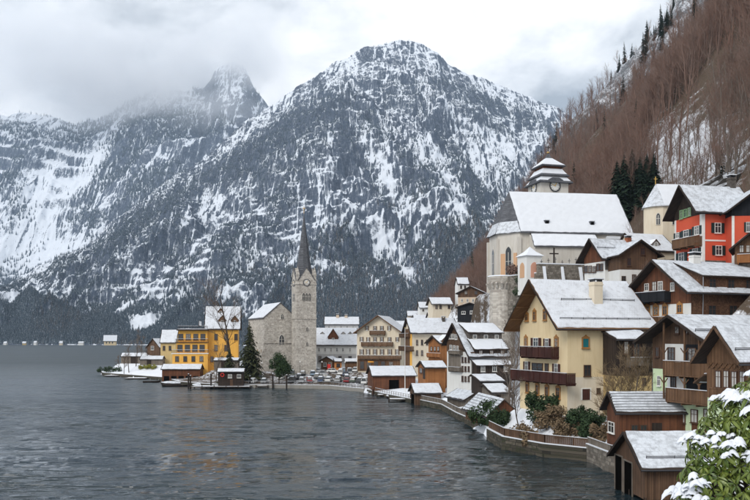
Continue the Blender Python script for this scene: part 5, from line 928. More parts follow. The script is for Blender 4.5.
# ---------------------------------------------------------------- lake walls
def lake_wall(pts, top, mat, label, thick=.6, snow=True, fence=None, cat='wall', zs=None):
    r = empty('lake_wall', (pts[0][0], pts[0][1], 0), 0, label, cat); o = Vector((pts[0][0], pts[0][1], 0)); n = len(pts); L = [Vector((p[0], p[1], 0))-o for p in pts]
    def offs(k, t):
        a = L[max(k-1, 0)]; b = L[min(k+1, n-1)]; d = (b-a).normalized(); return L[k]+Vector((-d.y, d.x, 0))*t
    for k in range(n-1):
        a0, a1 = offs(k, -thick/2-.1), offs(k, thick/2); b0, b1 = offs(k+1, -thick/2-.1), offs(k+1, thick/2); up = Vector((0, 0, 1)); MB().hexa([a0-up*3, b0-up*3, b1-up*3, a1-up*3, a0+up*top, b0+up*top, b1+up*top, a1+up*top]).build('wall_section', M[mat], r)
        if snow: MB().hexa([p+up*(top+.003) for p in (a0, b0, b1, a1)]+[p+up*(top+.11) for p in (a0*.98+a1*.02, b0*.98+b1*.02, b1, a1)]).build('snow', M['snow'], r)
        if fence:
            hgt, fm, sty = fence; c0, c1 = offs(k, .05), offs(k+1, .05); LL = (c1-c0).length; m = max(1, int(LL/1.6)); rl = MB(); e = (c1-c0).normalized()*.02
            for z in ((hgt,) if sty == 'board' else (hgt, hgt*.55)): rl.bar(c0+up*(top+z), c1+up*(top+z), .08, .08)
            rl.build('rail', M[fm], r) if sty == 'board' else [MB().bar(c0+up*(top+z), c1+up*(top+z), .06, .06).build('rail', M[fm], r) for z in (hgt*.55,)] and MB().bar(c0+up*(top+hgt), c1+up*(top+hgt), .06, .06).build('rail', M[fm], r)
            for i in range(m+1): q = c0.lerp(c1, i/m); MB().cbox(q+up*top, .10, .10, hgt+.06).build('post', M[fm], r)
            if sty == 'board':
                bd = MB(); nb = int(LL/.16)
                for i in range(nb): q0 = c0.lerp(c1, (i+.08)/nb); q1 = c0.lerp(c1, (i+.92)/nb); bd.bar(q0+up*(top+hgt*.52), q1+up*(top+hgt*.52), .03, hgt*.92)
                tag(bd.build('fence_boards', M[fm], r), kind='stuff')
            MB().bar(c0+up*(top+hgt+.07), c1+up*(top+hgt+.07), .10, .05).build('snow', M['snow'], r)
    return r
lake_wall([(30, 85), (26.6, 90), (26, 97.6)], 2.2, 'rubble', 'stone lake wall with railing beside the reddish cabin', fence=(.8, 'wood_grey', 'board'))
lake_wall([(26, 97.6), (21.6, 101.7), (17.7, 109), (17, 118.8)], 1.7, 'wall_dark', 'curved mossy garden wall with board fence below the tall cream house', .9, fence=(1.1, 'wood', 'board'))
lake_wall([(16.4, 141), (15.4, 150), (14.2, 169), (9.6, 184)], 1.2, 'wall_dark', 'dark lake wall under the boat shelters', fence=(1.0, 'wood_grey', 'board'))
lake_wall([(9, 186), (2, 207), (-2, 222)], 1.0, 'wall_dark', 'low lake wall with railing between boat hut and long boathouse', fence=(.9, 'wood_grey', 'rail'))
lake_wall([(-3, 224), (-13.8, 240), (-29, 243), (-49, 245)], 1.1, 'concrete', 'curved quay edge with railing along the parked cars', fence=(1.0, 'metal', 'rail'))
lake_wall([(-49, 245), (-64, 262), (-76, 290), (-112, 330), (-118, 345), (-104, 385)], 1.1, 'wall_dark', 'low dark bank wall round the wooded point', snow=True)
# ---------------------------------------------------------------- plants
def bare_tree(seed, h, spread=.36, levels=4, twig=3, lean=.05):
    rn = random.Random(seed); tr = MB(); cr = MB()
    def grow(p, d, L, r, lev):
        segs = 3 if lev < 2 else 2; pts = [p]; rs = [r]
        for i in range(segs):
            d = (d+Vector((rn.uniform(-1, 1), rn.uniform(-1, 1), rn.uniform(-.3, .8)))*(.10 if lev == 0 else .22)).normalized(); p = p+d*L/segs; pts.append(p); rs.append(r*(1-.75*(i+1)/segs) if lev else r*(1-.6*(i+1)/segs))
        (tr if lev < 2 else cr).tube(pts, rs, 6 if lev == 0 else 4 if lev == 1 else 3, False)
        if lev >= levels: return
        k = (9 if lev == 0 else 5 if lev == 1 else twig)
        for i in range(k):
            t = (.28+.72*(i+rn.random())/k) if lev == 0 else (.25+.75*(i+rn.random())/k); f = t*segs; j = min(int(f), segs-1); q = pts[j].lerp(pts[j+1], f-j); a = rn.uniform(0, 6.28); dd = (pts[j+1]-pts[j]).normalized(); pe = dd.orthogonal().normalized(); pe = Matrix.Rotation(a, 3, dd) @ pe
            ang = rn.uniform(.5, .95) if lev else rn.uniform(.55, 1.0)*(1.1-.4*t); nd = (dd*math.cos(ang)+pe*math.sin(ang)); nd.z += .25; grow(q, nd.normalized(), L*(spread if lev == 0 else .55)*rn.uniform(.7, 1.2)*(1.15-.45*t if lev == 0 else 1), max(.02, rs[j]*(.5 if lev == 0 else .55)), lev+1)
    grow(Vector((0, 0, -.4)), Vector((rn.uniform(-lean, lean), rn.uniform(-lean, lean), 1)).normalized(), h, h*.014+.03, 0); return tr, cr
def conifer(seed, h, w, dens=1.0):
    rn = random.Random(seed); tr = MB(); tr.tube([(0, 0, -.5), (0, 0, h*.6), (0, 0, h*.98)], [h*.016, h*.009, .02], 6, False); cr = MB(); n = int(h*3.0*dens)
    for i in range(n):
        t = (i+rn.random())/n; z = h*(.06+.92*t); R_ = w*.5*(1-t)**.85*rn.uniform(.75, 1.15)+.15; k = 6
        for j in range(k):
            a = rn.uniform(0, 6.28); d = Vector((math.cos(a), math.sin(a), 0)); s = Vector((-d.y, d.x, 0)); L = R_*rn.uniform(.65, 1.1); dr = L*rn.uniform(.25, .55); b = Vector((0, 0, z)); m = b+d*L*.55+Vector((0, 0, -dr*.3)); e = b+d*L+Vector((0, 0, -dr)); wd = L*.22+.08
            cr.quad(b+s*.04, m+s*wd+Vector((0, 0, -wd*.3)), e, m-s*wd+Vector((0, 0, -wd*.3)))
            for q in range(2):
                c = b.lerp(e, rn.uniform(.3, .95)); sd = s*rn.choice((-1, 1)); cr.quad(c, c+sd*L*.22+d*L*.1+Vector((0, 0, -.10*L)), c+sd*L*.34+d*L*.26+Vector((0, 0, -.28*L)), c+d*L*.14)
    return tr, cr
def leafy(seed, blobs, n, size, up=.3, droop=0):
    """leaf-sized faces filled through overlapping lumps"""
    rn = random.Random(seed); cr = MB(); blobs = [(x+rn.uniform(-.75, .75)*r, y+rn.uniform(-.6, .6)*r, (max(r*.3, z+rn.uniform(-.7, .75)*r*sz) if z >= .5 else z+rn.uniform(-.7, .75)*r*sz), r*rn.uniform(.32, .7), rn.uniform(.8, 1.2)) for (x, y, z, r, sz) in blobs for _ in range(8)]; tot = sum(b[3]**2 for b in blobs)
    for (x, y, z, r, sz) in blobs:
        for i in range(int(n*r*r/tot)):
            v = Vector((rn.gauss(0, 1), rn.gauss(0, 1), rn.gauss(0, 1))).normalized(); rr = r*(1-.55*rn.random()**2)*(1+.28*math.sin(7*v.x+seed)*math.sin(6*v.y+2*seed)*math.sin(5*v.z)); p = Vector((x, y, z))+Vector((v.x*rr, v.y*rr, v.z*rr*sz)); nrm = (v+Vector((rn.gauss(0, .6), rn.gauss(0, .6), rn.gauss(0, .6)+up))).normalized(); a = nrm.orthogonal().normalized(); a = Matrix.Rotation(rn.uniform(0, 6.28), 3, nrm) @ a; b = nrm.cross(a); s = size*rn.uniform(.6, 1.3); cr.quad(p-a*s, p+b*s*.45, p+a*s, p-b*s*.45)
    return cr
def plant(name, label, cat, loc, tr, cr, tm, cm, group=None, rz=0, crown='crown'):
    r = empty(name, loc, rz, label, cat, group)
    if tr: r0 = tr.build('trunk', M[tm], r) if isinstance(tr, MB) else link('trunk', tr, M[tm], r)
    if cr: link(crown, cr if not isinstance(cr, MB) else raw(cr, crown), M[cm], r)
    return r
def raw(mb, name):
    me = bpy.data.meshes.new(name); me.from_pydata(mb.v, [], mb.f); me.update(); return me
t_ = NT('cliff_rock'); n_ = t_.noise(.5, 8, .7); g_ = t_.n('ShaderNodeNewGeometry'); s_ = t_.n('ShaderNodeSeparateXYZ'); t_.l(g_.outputs['Normal'], s_.inputs[0]); t_.bump(n_, 1.0, 1.2); M['cliff'] = t_.fin(t_.mix(t_.mr(t_.math('ADD', s_.outputs[2], t_.math('MULTIPLY', n_, .8)), 1.0, 1.3), (.05, .045, .04), (.7, .73, .78)), .9, .1)
def trees():
    # red-brown bare trees of the hill: six kinds share their meshes
    kinds = []
    for k in range(6):
        tr, cr = bare_tree(100+k, 13+1.2*k, .34+.03*(k % 3), 4, 3); kinds.append((raw(tr, 'trunk'), raw(cr, 'crown')))
    for a, b in kinds: a.materials.append(M['bark_grey']); b.materials.append(M['twig_red'])
    pts = []; n = 45000; YY = np.concatenate([RNG.uniform(150, 1300, 36000), RNG.uniform(140, 380, 9000)]); XX = np.concatenate([RNG.uniform(15, 640, 36000), RNG.uniform(30, 240, 9000)]); z, d, _, _, hz = ground_z(XX, YY, True); px = CX+F*XX/YY; py = CY-F*(z-HC)/YY
    ok = (hz > 16) & (px < 800) & (z < 560) & (py > -70) & (d > 3); dens = fbm(XX/16, YY/30, 3, 601); ok &= RNG.random(n) < np.where(YY < 330, .95, .6)*sstep(.30, .50, dens)
    ok &= ~((px > 470) & (px < 650) & (YY < 212)); ok &= ~((px > 603) & (px < 668) & (YY < 236) & (py > 130)); ok &= RNG.random(n) < 1-.94*sstep(150, 215, z)*(YY > 420); ok &= ~((px > 655) & (py > 118) & (YY < 260) & (RNG.random(n) < .6))          # open rocky snow slope above the red house
    for (cx, cy, th, W, D, zb) in PADS:
        c, s = math.cos(th), math.sin(th); u = (XX-cx)*c+(YY-cy)*s; v = -(XX-cx)*s+(YY-cy)*c; ok &= ~((u > -7) & (u < D+4) & (v > -14) & (v < W+3))
    XX, YY, z, px, py = XX[ok], YY[ok], z[ok], px[ok], py[ok]; o = np.argsort(YY); nn = 280; near = o[:nn]; rest = o[nn:]
    for i in near:
        a, b = kinds[int(RNG.integers(6))]; s = float(RNG.uniform(.45, .8)); r = empty('bare_tree', (XX[i], YY[i], z[i]), float(RNG.uniform(0, 6.28)), 'leafless reddish-brown tree on the wooded slope behind the hill church', 'tree', 'leafless trees on the wooded slope'); r.scale = (s, s, s*float(RNG.uniform(.9, 1.15))); link('trunk', a, None, r); link('crown', b, None, r)
    # the rest of the wood: one object, trees instanced on its points
    far = bpy.data.collections.new('wood_kinds')
    for k in range(5):
        tr, cr = bare_tree(200+k, 14+k, .36, 3, 4); tr.v += []; b0 = len(tr.v); tr.v += cr.v; tr.f += [tuple(i+b0 for i in f) for f in cr.f]; q = bpy.data.objects.new('bare_tree_kind', raw(tr, 'bare_tree_kind')); q.data.materials.append(M['twig_red']); far.objects.link(q)
    P3 = np.stack([XX[rest], YY[rest], z[rest]], -1); me = bpy.data.meshes.new('hillside_wood'); me.vertices.add(len(P3)); me.vertices.foreach_set('co', P3.astype(np.float32).ravel()); me.update(); scatter('hillside_wood', me, far, 'dense leafless reddish wood covering the steep right-hand hill', .6, 1.0)
    n = 9000; YY = RNG.uniform(140, 520, n); XX = RNG.uniform(25, 300, n); z, d, _, _, hz = ground_z(XX, YY, True); px = CX+F*XX/YY; ok = (hz > 10) & (px < 790) & (RNG.random(n) < sstep(.3, .55, fbm(XX/12, YY/12, 3, 621)))
    for (cx, cy, th, W, D, zb) in PADS:
        c, s = math.cos(th), math.sin(th); u = (XX-cx)*c+(YY-cy)*s; v = -(XX-cx)*s+(YY-cy)*c; ok &= ~((u > -3) & (u < D+3) & (v > -6) & (v < W+2))
    P3 = np.stack([XX[ok], YY[ok], z[ok]], -1); me = bpy.data.meshes.new('hillside_brush'); me.vertices.add(len(P3)); me.vertices.foreach_set('co', P3.astype(np.float32).ravel()); me.update(); scatter('hillside_brush', me, far, 'low leafless brush growing between the trees of the right-hand hill', .14, .4)
    # dark spruces on the upper right slope
    spr = bpy.data.collections.new('spruce_kinds')
    for k in range(3):
        tr, cr = conifer(300+k, 17+2*k, 5.5, .8); b0 = len(tr.v); tr.v += cr.v; tr.f += [tuple(i+b0 for i in f) for f in cr.f]; q = bpy.data.objects.new('spruce_kind', raw(tr, 'spruce_kind')); q.data.materials.append(M['needle']); spr.objects.link(q)
    n = 9000; YY = RNG.uniform(300, 1300, n); XX = RNG.uniform(30, 640, n); z, d, _, _, hz = ground_z(XX, YY, True); px = CX+F*XX/YY; py = CY-F*(z-HC)/YY; p = .05+.6*sstep(150, 230, z)*sstep(.42, .6, fbm(XX/60, YY/60, 3, 611)); ok = (hz > 25) & (px < 800) & (py > -70) & (z < 560) & (RNG.random(n) < p); P3 = np.stack([XX[ok], YY[ok], z[ok]], -1); me = bpy.data.meshes.new('upper_spruces'); me.vertices.add(len(P3)); me.vertices.foreach_set('co', P3.astype(np.float32).ravel()); me.update(); scatter('upper_spruces', me, spr, 'scattered dark spruces among rocks high on the right-hand hill', .6, 1.1)
    # spruce group behind the chapel
    sp = [conifer(400+k, 19+k, 10.5, 1.7) for k in range(3)]; sp = [(raw(a, 'trunk'), raw(b, 'crown')) for a, b in sp]
    for a, b in sp: a.materials.append(M['bark']); b.materials.append(M['needle'])
    for i, (px, Y, s) in enumerate(((617, 238, .86), (624, 232, 1.02), (632, 240, 1.0), (640, 230, 1.05), (647, 236, .98), (654, 228, .9))):
        x = (px-CX)/F*Y; yb = 207-i % 2*3; zz = min(GZ(x, Y), HC+(CY-197)/F*Y); r = empty('spruce', (x, Y, GZ(x, Y)), i*1.3, 'tall dark green spruce in the clump behind the small chapel', 'spruce', 'spruces behind the chapel'); top = HC+(CY-(150+abs(632-px)*.35))/F*Y; k = max(.6, (top-GZ(x, Y))/20); r.scale = (min(k, 1.05)*.95, min(k, 1.05)*.95, k); link('trunk', sp[i % 3][0], None, r); link('crown', sp[i % 3][1], None, r)
    for px, Y, hh, lb in ((722, 178, 9, 'lone slim spruce on the snowy rocks above the red house'), (564.5, 160, 5.2, 'small blue-green fir before the churchyard wall'), (444.5, 292, 8.5, 'narrow dark conifer beside the cream cottage'), (574, 300, 22, 'tall spruce poking above the wood left of the spruce clump')):
        x = (px-CX)/F*Y; tr, cr = conifer(int(px), hh, hh*.3); plant('spruce', lb, 'spruce', (x, Y, GZ(x, Y)), tr, cr, 'bark', 'needle')
    # rock band on the open slope
    q = P(722, 106, 172); mb = MB(); n, m2 = 26, 12; rn = random.Random(3)
    for j in range(m2+1):
        f = math.pi*j/m2
        for i in range(n): a = 2*math.pi*i/n; k = 1+.35*(fbm(np.array([math.cos(a)*2+5]), np.array([math.sin(a)*2+f*1.5]), 4, 701)[0]-.5)*2; mb.v.append((11*math.sin(f)*math.cos(a)*k, 4*math.sin(f)*math.sin(a)*k, 3.4*math.cos(f)*k+6.2*math.sin(f)*math.cos(a)))
    for j in range(m2):
        for i in range(n): mb.f.append((j*n+i, j*n+(i+1) % n, (j+1)*n+(i+1) % n, (j+1)*n+i)); mb.m.append(0)
    tag(mb.build('rock_outcrop', M['cliff'], None, (q.x, q.y, GZ(q.x, q.y)+.5)), 'dark slanting rock outcrop on the snowy slope above the red house', 'rock')
    # lakeside trees
    def at(px, py, Y): q = P(px, py, Y); return (q.x, q.y, GZ(q.x, q.y))
    tr, cr = bare_tree(31, 26, .36, 4, 6); plant('bare_tree', 'tall leafless tree rising before the yellow house roof', 'tree', at(232, 372, 256), tr, cr, 'bark', 'twig_brown')
    tr, cr = bare_tree(33, 10, .42, 4, 3); plant('bare_tree', 'low leafless tree between yellow house and dark conifers', 'tree', at(216, 372, 252), tr, cr, 'bark', 'twig_brown')
    tr, cr = conifer(32, 19, 10.5, 1.5); plant('conifer', 'broad dark conifer left of the lake church', 'conifer', at(249.5, 372, 254), tr, cr, 'bark', 'needle_olive')
    tr, cr = conifer(34, 11, 8, 1.5); plant('conifer', 'smaller dark conifer beside the tall leafless tree', 'conifer', at(229, 372, 250), tr, cr, 'bark', 'needle_olive')
    tr = MB().tube([(0, 0, -.3), (0, 0, 4.5)], [.25, .12], 7); cr = leafy(5, [(0, 0, 5.2, 3.0, 1.05), (.4, .2, 7.0, 2.2, 1), (-.9, 0, 4.2, 2.2, .9), (1.1, -.3, 4.4, 2.1, .9)], 6500, .26); plant('round_tree', 'round dark evergreen tree standing before the stone church gable', 'tree', at(279, 374, 244.5), tr, cr, 'bark', 'evergreen')
    for i, (px, h_) in enumerate(((124, 7), (129, 11), (136, 12), (141, 10), (147, 7), (119, 6), (153, 6))): tr, cr = bare_tree(50+i, h_, .25, 4, 4); plant('bare_tree', 'thin brown leafless tree in the cluster on the point', 'tree', at(px, 366, 318+3*i), tr, cr, 'bark', 'twig_brown', 'leafless trees on the point')
    cr = leafy(8, [(x, 0, .9, 1.3, .9) for x in (-7, -5.2, -3.4, -1.5, .4)], 3000, .2); plant('hedge', 'dark clipped hedge at the water edge of the point', 'hedge', at(117, 368, 330), None, cr, 'bark', 'evergreen', crown='foliage')
    cr = leafy(9, [(x, 0, .6, 1.2, .7) for x in (-3, -1.2, .6, 2.4)], 2200, .2); plant('shrub', 'yellow-green low shrubs by the shore of the point', 'shrub', at(149, 369, 322), None, cr, 'bark', 'yellowgreen', crown='foliage')
    # garden of the cream house
    gb = [(486, 128, [(0, 0, 1.5, 1.6, 1.1), (1.2, -.4, 1.2, 1.3, 1), (-.9, .3, 1.0, 1.2, .9), (2.2, -2, .9, 1.1, .9)], 'evergreen', 'dark leafy evergreen bush behind the reddish lakeside boathouse', 4200), (539, 113, [(0, 0, 2.0, 1.3, 1.6), (.9, 0, 1.2, 1.1, 1)], 'ivy', 'tall dark bush at the corner of the cream house garden', 3200), (553, 108, [(0, 0, 1.3, 1.1, 1.2), (-.8, .3, 1, .9, 1.1)], 'dry', 'dry tan shrub between dark bushes in the garden', 2400),
          (575, 106, [(0, 0, 1.4, 1.3, 1.1), (1.3, 0, 1.1, 1.1, 1), (2.4, .3, .9, 1.0, 1)], 'ivy', 'dark garden bush below the red door of the cream house', 3600), (563, 105.5, [(0, 0, .9, 1.0, 1), (.9, .2, .8, .9, 1)], 'dry', 'low straw-coloured shrub by the garden fence', 1800), (588, 103, [(0, 0, 1.3, 1.0, 1.2), (.8, .4, 1.6, .9, 1.1)], 'ivy', 'dark evergreen bush beside the garden steps', 2400), (530, 105, [(0, 0, .6, .8, .9)], 'dry', 'small pinkish dry bush leaning over the curved garden wall', 900),
          (547, 118, [(0, 0, 1.2, 1.2, 1.1)], 'ivy', 'dark climbing shrub against the cream gable wall', 1800), (597, 101, [(0, 0, 1.0, .9, 1), (.7, .2, .8, .8, 1)], 'dry', 'brown withered shrub beside the reddish cabin', 1500), (570, 112, [(0, 0, .9, 1.0, 1), (1, .2, .7, .8, 1)], 'evergreen', 'green shrub below the plinth of the cream house', 1800), (518, 110, [(0, 0, .7, .9, .9), (.8, -.6, .6, .8, .9)], 'dry', 'straw-coloured grass tuft inside the garden fence', 1500), (478, 141, [(0, 0, 1.0, 1.1, 1)], 'dry', 'brown shrub between boat shelter and reddish boathouse', 1500), (499, 121, [(0, 0, 1.4, 1.2, 1.2), (.8, .5, 1.0, 1.0, 1)], 'ivy', 'tall ivy bush at the end of the garden fence', 2400),
          (429, 176, [(0, 0, 1.4, 1.7, .9), (2, .3, 1.4, 1.6, .9), (3.6, .5, 1.1, 1.3, .9)], 'ivy', 'dark ivy mound under the small orange hut', 3200), (445, 164, [(0, 0, 1.0, 1.3, 1), (1.4, -.5, .8, 1.1, .9)], 'dry', 'dry brown bush below the stepped-roof house', 2000), (522.5, 176.5, [(0, 0, 3.2, 2.3, 1.0), (.8, -.4, .2, 2.1, 1.2), (1.8, -1.0, -3, 2.2, 1.3), (-.6, -.3, -3.2, 2.0, 1.3)], 'ivy', 'hanging dark ivy on the terrace wall beside the bastion', 5200), (514, 178, [(0, 0, 1, 1.6, .9), (1.6, -.4, 1.3, 1.2, .9)], 'twig_red', 'reddish bush on top of the bastion wall', 2600)]
    for i, (px, Y, bl, mt, lb, n) in enumerate(gb):
        x = (px-CX)/F*Y; z = GZ(x, Y)
        if 'ivy on' in lb: z = HC+(CY-300)/F*Y; Y -= 2.5
        if 'on top of' in lb: z = HC+(CY-277)/F*Y
        cr = leafy(20+i, bl, n, .17 if Y < 150 else .24); mb = MB()
        for q in range(4): mb.tube([(.1*q-.2, 0, -.4), (bl[0][0]+.5*math.sin(q*2), .4*math.cos(q*2), bl[0][2])], [.05, .02], 4, False)
        b_ = plant('bush', lb, 'bush', (x, Y, z-.1), mb, cr, 'bark', mt, crown='foliage'); b_.scale = (1.35, 1.3, 1.3) if Y < 130 else (1, 1, 1)
    tr, cr = bare_tree(61, 11, .38, 4, 4); plant('bare_tree', 'brown leafless tree between the stepped-roof house and cream house', 'tree', at(507, 400, 138), tr, cr, 'bark_grey', 'twig_brown'); tr, cr = bare_tree(63, 13, .34, 4, 4); plant('bare_tree', 'bushy leafless tree leaning against the terrace wall under the bastion', 'tree', at(512, 380, 150), tr, cr, 'bark_grey', 'twig_brown'); tr, cr = bare_tree(62, 8.2, .52, 4, 7, .1); plant('bare_tree', 'pale leafless garden tree before the ochre annex', 'tree', at(624, 400, 99), tr, cr, 'bark_grey', 'dry')
    tr, cr = bare_tree(68, 6.5, .55, 4, 7, .15); plant('bare_tree', 'spreading dry shrub beside the pale garden tree', 'shrub', at(613, 402, 98), tr, cr, 'bark_grey', 'dry')
    tr, cr = bare_tree(66, 5.5, .45, 4, 4, .2); plant('bare_tree', 'thin leafless tree at the left foot of the cream house', 'tree', at(519, 420, 116), tr, cr, 'bark', 'twig_brown')
def scatter(name, me, coll, label, s0, s1):
    o = tag(link(name, me), label, 'wood', None, 'stuff'); ng = bpy.data.node_groups.new(name+'_scatter', 'GeometryNodeTree'); ng.interface.new_socket('Geometry', in_out='INPUT', socket_type='NodeSocketGeometry'); ng.interface.new_socket('Geometry', in_out='OUTPUT', socket_type='NodeSocketGeometry'); N = ng.nodes; L = ng.links
    gi = N.new('NodeGroupInput'); go = N.new('NodeGroupOutput'); ip = N.new('GeometryNodeInstanceOnPoints'); ci = N.new('GeometryNodeCollectionInfo'); ci.inputs['Collection'].default_value = coll; ci.inputs['Separate Children'].default_value = True; ci.inputs['Reset Children'].default_value = True; ip.inputs['Pick Instance'].default_value = True
    rr = N.new('FunctionNodeRandomValue'); rr.data_type = 'FLOAT_VECTOR'; rr.inputs[0].default_value = (-.06, -.06, 0); rr.inputs[1].default_value = (.06, .06, 6.28); rs = N.new('FunctionNodeRandomValue'); rs.data_type = 'FLOAT'; rs.inputs[2].default_value = s0; rs.inputs[3].default_value = s1; ri = N.new('FunctionNodeRandomValue'); ri.data_type = 'INT'; ri.inputs[4].default_value = 0; ri.inputs[5].default_value = len(coll.objects)-1; ri.inputs['Seed'].default_value = 3
    L.new(gi.outputs[0], ip.inputs['Points']); L.new(ci.outputs[0], ip.inputs['Instance']); L.new(rr.outputs[0], ip.inputs['Rotation']); L.new(rs.outputs[1], ip.inputs['Scale']); L.new(ri.outputs[2], ip.inputs['Instance Index']); L.new(ip.outputs[0], go.inputs[0]); m = o.modifiers.new('scatter', 'NODES'); m.node_group = ng; return o
trees()
# ================================================================ CARS, JETTIES, BOATS, SMALL THINGS
def loft(mb, st):
    """st: list of rings (same point count)"""
    b = len(mb.v); n = len(st[0])
    for r in st: mb.v += [tuple(p) for p in r]
    for i in range(len(st)-1):
        for k in range(n): mb.f.append((b+i*n+k, b+i*n+(k+1) % n, b+(i+1)*n+(k+1) % n, b+(i+1)*n+k)); mb.m.append(0)
    mb.f += [tuple(b+k for k in range(n-1, -1, -1)), tuple(b+(len(st)-1)*n+k for k in range(n))]; mb.m += [0, 0]; return mb
def car_parts(kind):
    L, Hh, cab = {'hatch': (4.0, 1.48, (-1.75, -.1, .75, 1.25)), 'wagon': (4.6, 1.5, (-2.15, -1.9, .55, 1.2)), 'suv': (4.5, 1.72, (-2.1, -1.85, .6, 1.2)), 'van': (4.9, 1.95, (-2.35, -2.2, 1.25, 1.95))}[kind]; h = L/2; w = .88; zb = .92 if kind != 'van' else 1.05
    ring = lambda x, z0, z1, ww: [(x, -ww, z0), (x, -ww*1.02, (z0+z1)/2), (x, -ww*.93, z1), (x, ww*.93, z1), (x, ww*1.02, (z0+z1)/2), (x, ww, z0)]
    body = loft(MB(), [ring(-h, .42, zb*.80, w*.86), ring(-h+.15, .28, zb*.98, w), ring(-.6, .24, zb, w), ring(h-1.35, .24, zb*.97, w), ring(h-.35, .26, zb*.82, w*.97), ring(h, .38, zb*.66, w*.8)])
    a, b, c, d = cab; a = max(a, -h+.06); b = a+.35 if kind == 'hatch' else b; r2 = lambda x, z0, z1, w0, w1: [(x, -w0, z0), (x, -w1, z1), (x, w1, z1), (x, w0, z0)]
    glass = loft(MB(), [r2(a, zb-.04, zb+.02, .80, .78), r2(b, zb-.05, Hh-.07, .80, .64), r2(c, zb-.05, Hh-.07, .80, .64), r2(d, zb-.06, zb-.01, .80, .76)]); roof = loft(MB(), [r2(b-.05, Hh-.09, Hh-.02, .67, .60), r2((b+c)/2, Hh-.085, Hh+.02, .68, .62), r2(c+.05, Hh-.09, Hh-.03, .67, .60)])
    for x in (b, (b+c)/2-.05, c):
        for s in (-1, 1): roof.bar((x, s*.655, Hh-.1), (x+(-.12 if x == b else .4 if x == c else 0), s*.81, zb-.02), .05, .1)
    sn = loft(MB(), [r2(b-.02, Hh+.001, Hh+.06, .58, .5), r2((b+c)/2, Hh+.02, Hh+.13, .6, .54), r2(c, Hh-.02, Hh+.06, .58, .5)])
    wh = MB().tube([(0, -.1, 0), (0, .1, 0)], .32, 12); rim = MB().tube([(0, -.115, 0), (0, .115, 0)], .19, 10)
    hl = MB().box(-.05, .05, -.17, .17, -.07, .07); return [x.mesh(n, sm) for x, n, sm in ((body, 'body', False), (glass, 'window', False), (roof, 'roof', False), (sn, 'snow', False), (wh, 'wheel', False), (rim, 'rim', False), (hl, 'headlight', False))], h, zb
def cars():
    K = {k: car_parts(k) for k in ('hatch', 'wagon', 'suv', 'van')}
    for k in K:
        me = K[k][0]; me[1].materials.append(M['glass']); me[3].materials.append(M['snow']); me[4].materials.append(M['black']); me[5].materials.append(M['zinc']); me[6].materials.append(M['frame_w'])
    paints = {'white': (.70, .70, .69), 'silver grey': (.32, .33, .34), 'black': (.018, .019, .021), 'dark red': (.22, .015, .02), 'dark blue': (.02, .04, .10), 'dark grey': (.07, .075, .08), 'dull green': (.06, .08, .06), 'pale blue': (.20, .28, .36)}; pm = {}
    for k, c in paints.items(): t = NT(k.replace(' ', '_')+'_car_paint'); t.b.inputs['Coat Weight'].default_value = .5; pm[k] = t.fin(c, .35, .5)
    cache = {}; seen = {}
    rn = random.Random(4)
    def car(x, y, rz, kind, col, label, grp='cars parked by the lake church'):
        (bm, gm, rm, sm, wm, im, hm), h, zb = K[kind]; z = GZ(x, y); r = empty('parked_car', (x, y, z+.02), rz, label, 'car', grp)
        key = (kind, col)
        if key not in cache:
            b2, r2 = bm.copy(), rm.copy(); b2.materials.clear(); r2.materials.clear(); b2.materials.append(pm[col]); r2.materials.append(pm[col]); cache[key] = (b2, r2)
        link('body', cache[key][0], None, r); link('window', gm, None, r); link('roof', cache[key][1], None, r)
        if rn.random() < .75: link('snow', sm, None, r)
        for sx in (-1, 1):
            for sy in (-1, 1): w_ = link('wheel', wm, None, r, (sx*(h-.82), sy*.80, .32)); link('rim', im, None, w_)
        for sy in (-1, 1): link('headlight', hm, None, r, (h-.06, sy*.55, zb*.6))
        # follow the slope of the lot
        zx = GZ(x+math.cos(rz)*1.5, y+math.sin(rz)*1.5)-GZ(x-math.cos(rz)*1.5, y-math.sin(rz)*1.5); r.rotation_euler = (0, -math.atan2(zx, 3), rz)
    cols = ['white', 'silver grey', 'black', 'white', 'dark grey', 'silver grey', 'dark red', 'dark blue', 'white', 'dull green', 'black', 'pale blue', 'silver grey', 'white']; kd = ['hatch', 'wagon', 'suv', 'hatch', 'van', 'wagon', 'suv']
    i = 0
    rows = [(247.5, -37.5, -8.5, 2.75, 'row along the quay railing', R(-90), .20), (254.5, -39, -4, 2.9, 'second row behind the quay', R(90), .15), (261.5, -27, 1, 2.9, 'third row in the square', R(-88), .12), (266.8, -24, -2, 4.6, 'back row below the dormer house', R(3), .1)]
    for (Y, x0, x1, st, rowname, rz, jit) in rows:
        x = x0
        while x < x1:
            sd = float(shore_d(np.array([x]), np.array([Y-.0]))[0][0]); col = cols[i % len(cols)] if rowname[0] != 'b' else cols[(i*3+1) % len(cols)]; k = kd[(i*2+len(rowname)) % len(kd)]
            if sd > 3.4 and not (abs(x+29.3) < 2.6 and Y < 249) and rn.random() < .93: car(x+rn.uniform(-.2, .2), Y+rn.uniform(-.5, .5), rz+rn.uniform(-jit, jit)+(math.pi if rn.random() < .3 else 0), k, col, f'{col} {k if k != "hatch" else "hatchback"} parked in the {rowname}')
            i += 1; x += st*rn.uniform(.95, 1.15)
    for px, Y, rz, k, c, lb in ((366, 236, 1.3, 'van', 'white', 'white van parked beside the long dark boathouse'), (361, 239, 1.25, 'suv', 'black', 'black off-road car parked next to the white van'), (355, 243, 1.2, 'wagon', 'dull green', 'dull green wagon at the bend of the quay'), (347, 244, 1.45, 'hatch', 'dark red', 'dark red hatchback at the quay bend'), (338, 246.5, 1.5, 'wagon', 'silver grey', 'silver wagon near the quay bend railing')): car((px-CX)/F*Y, Y, rz, k, c, lb)
cars()
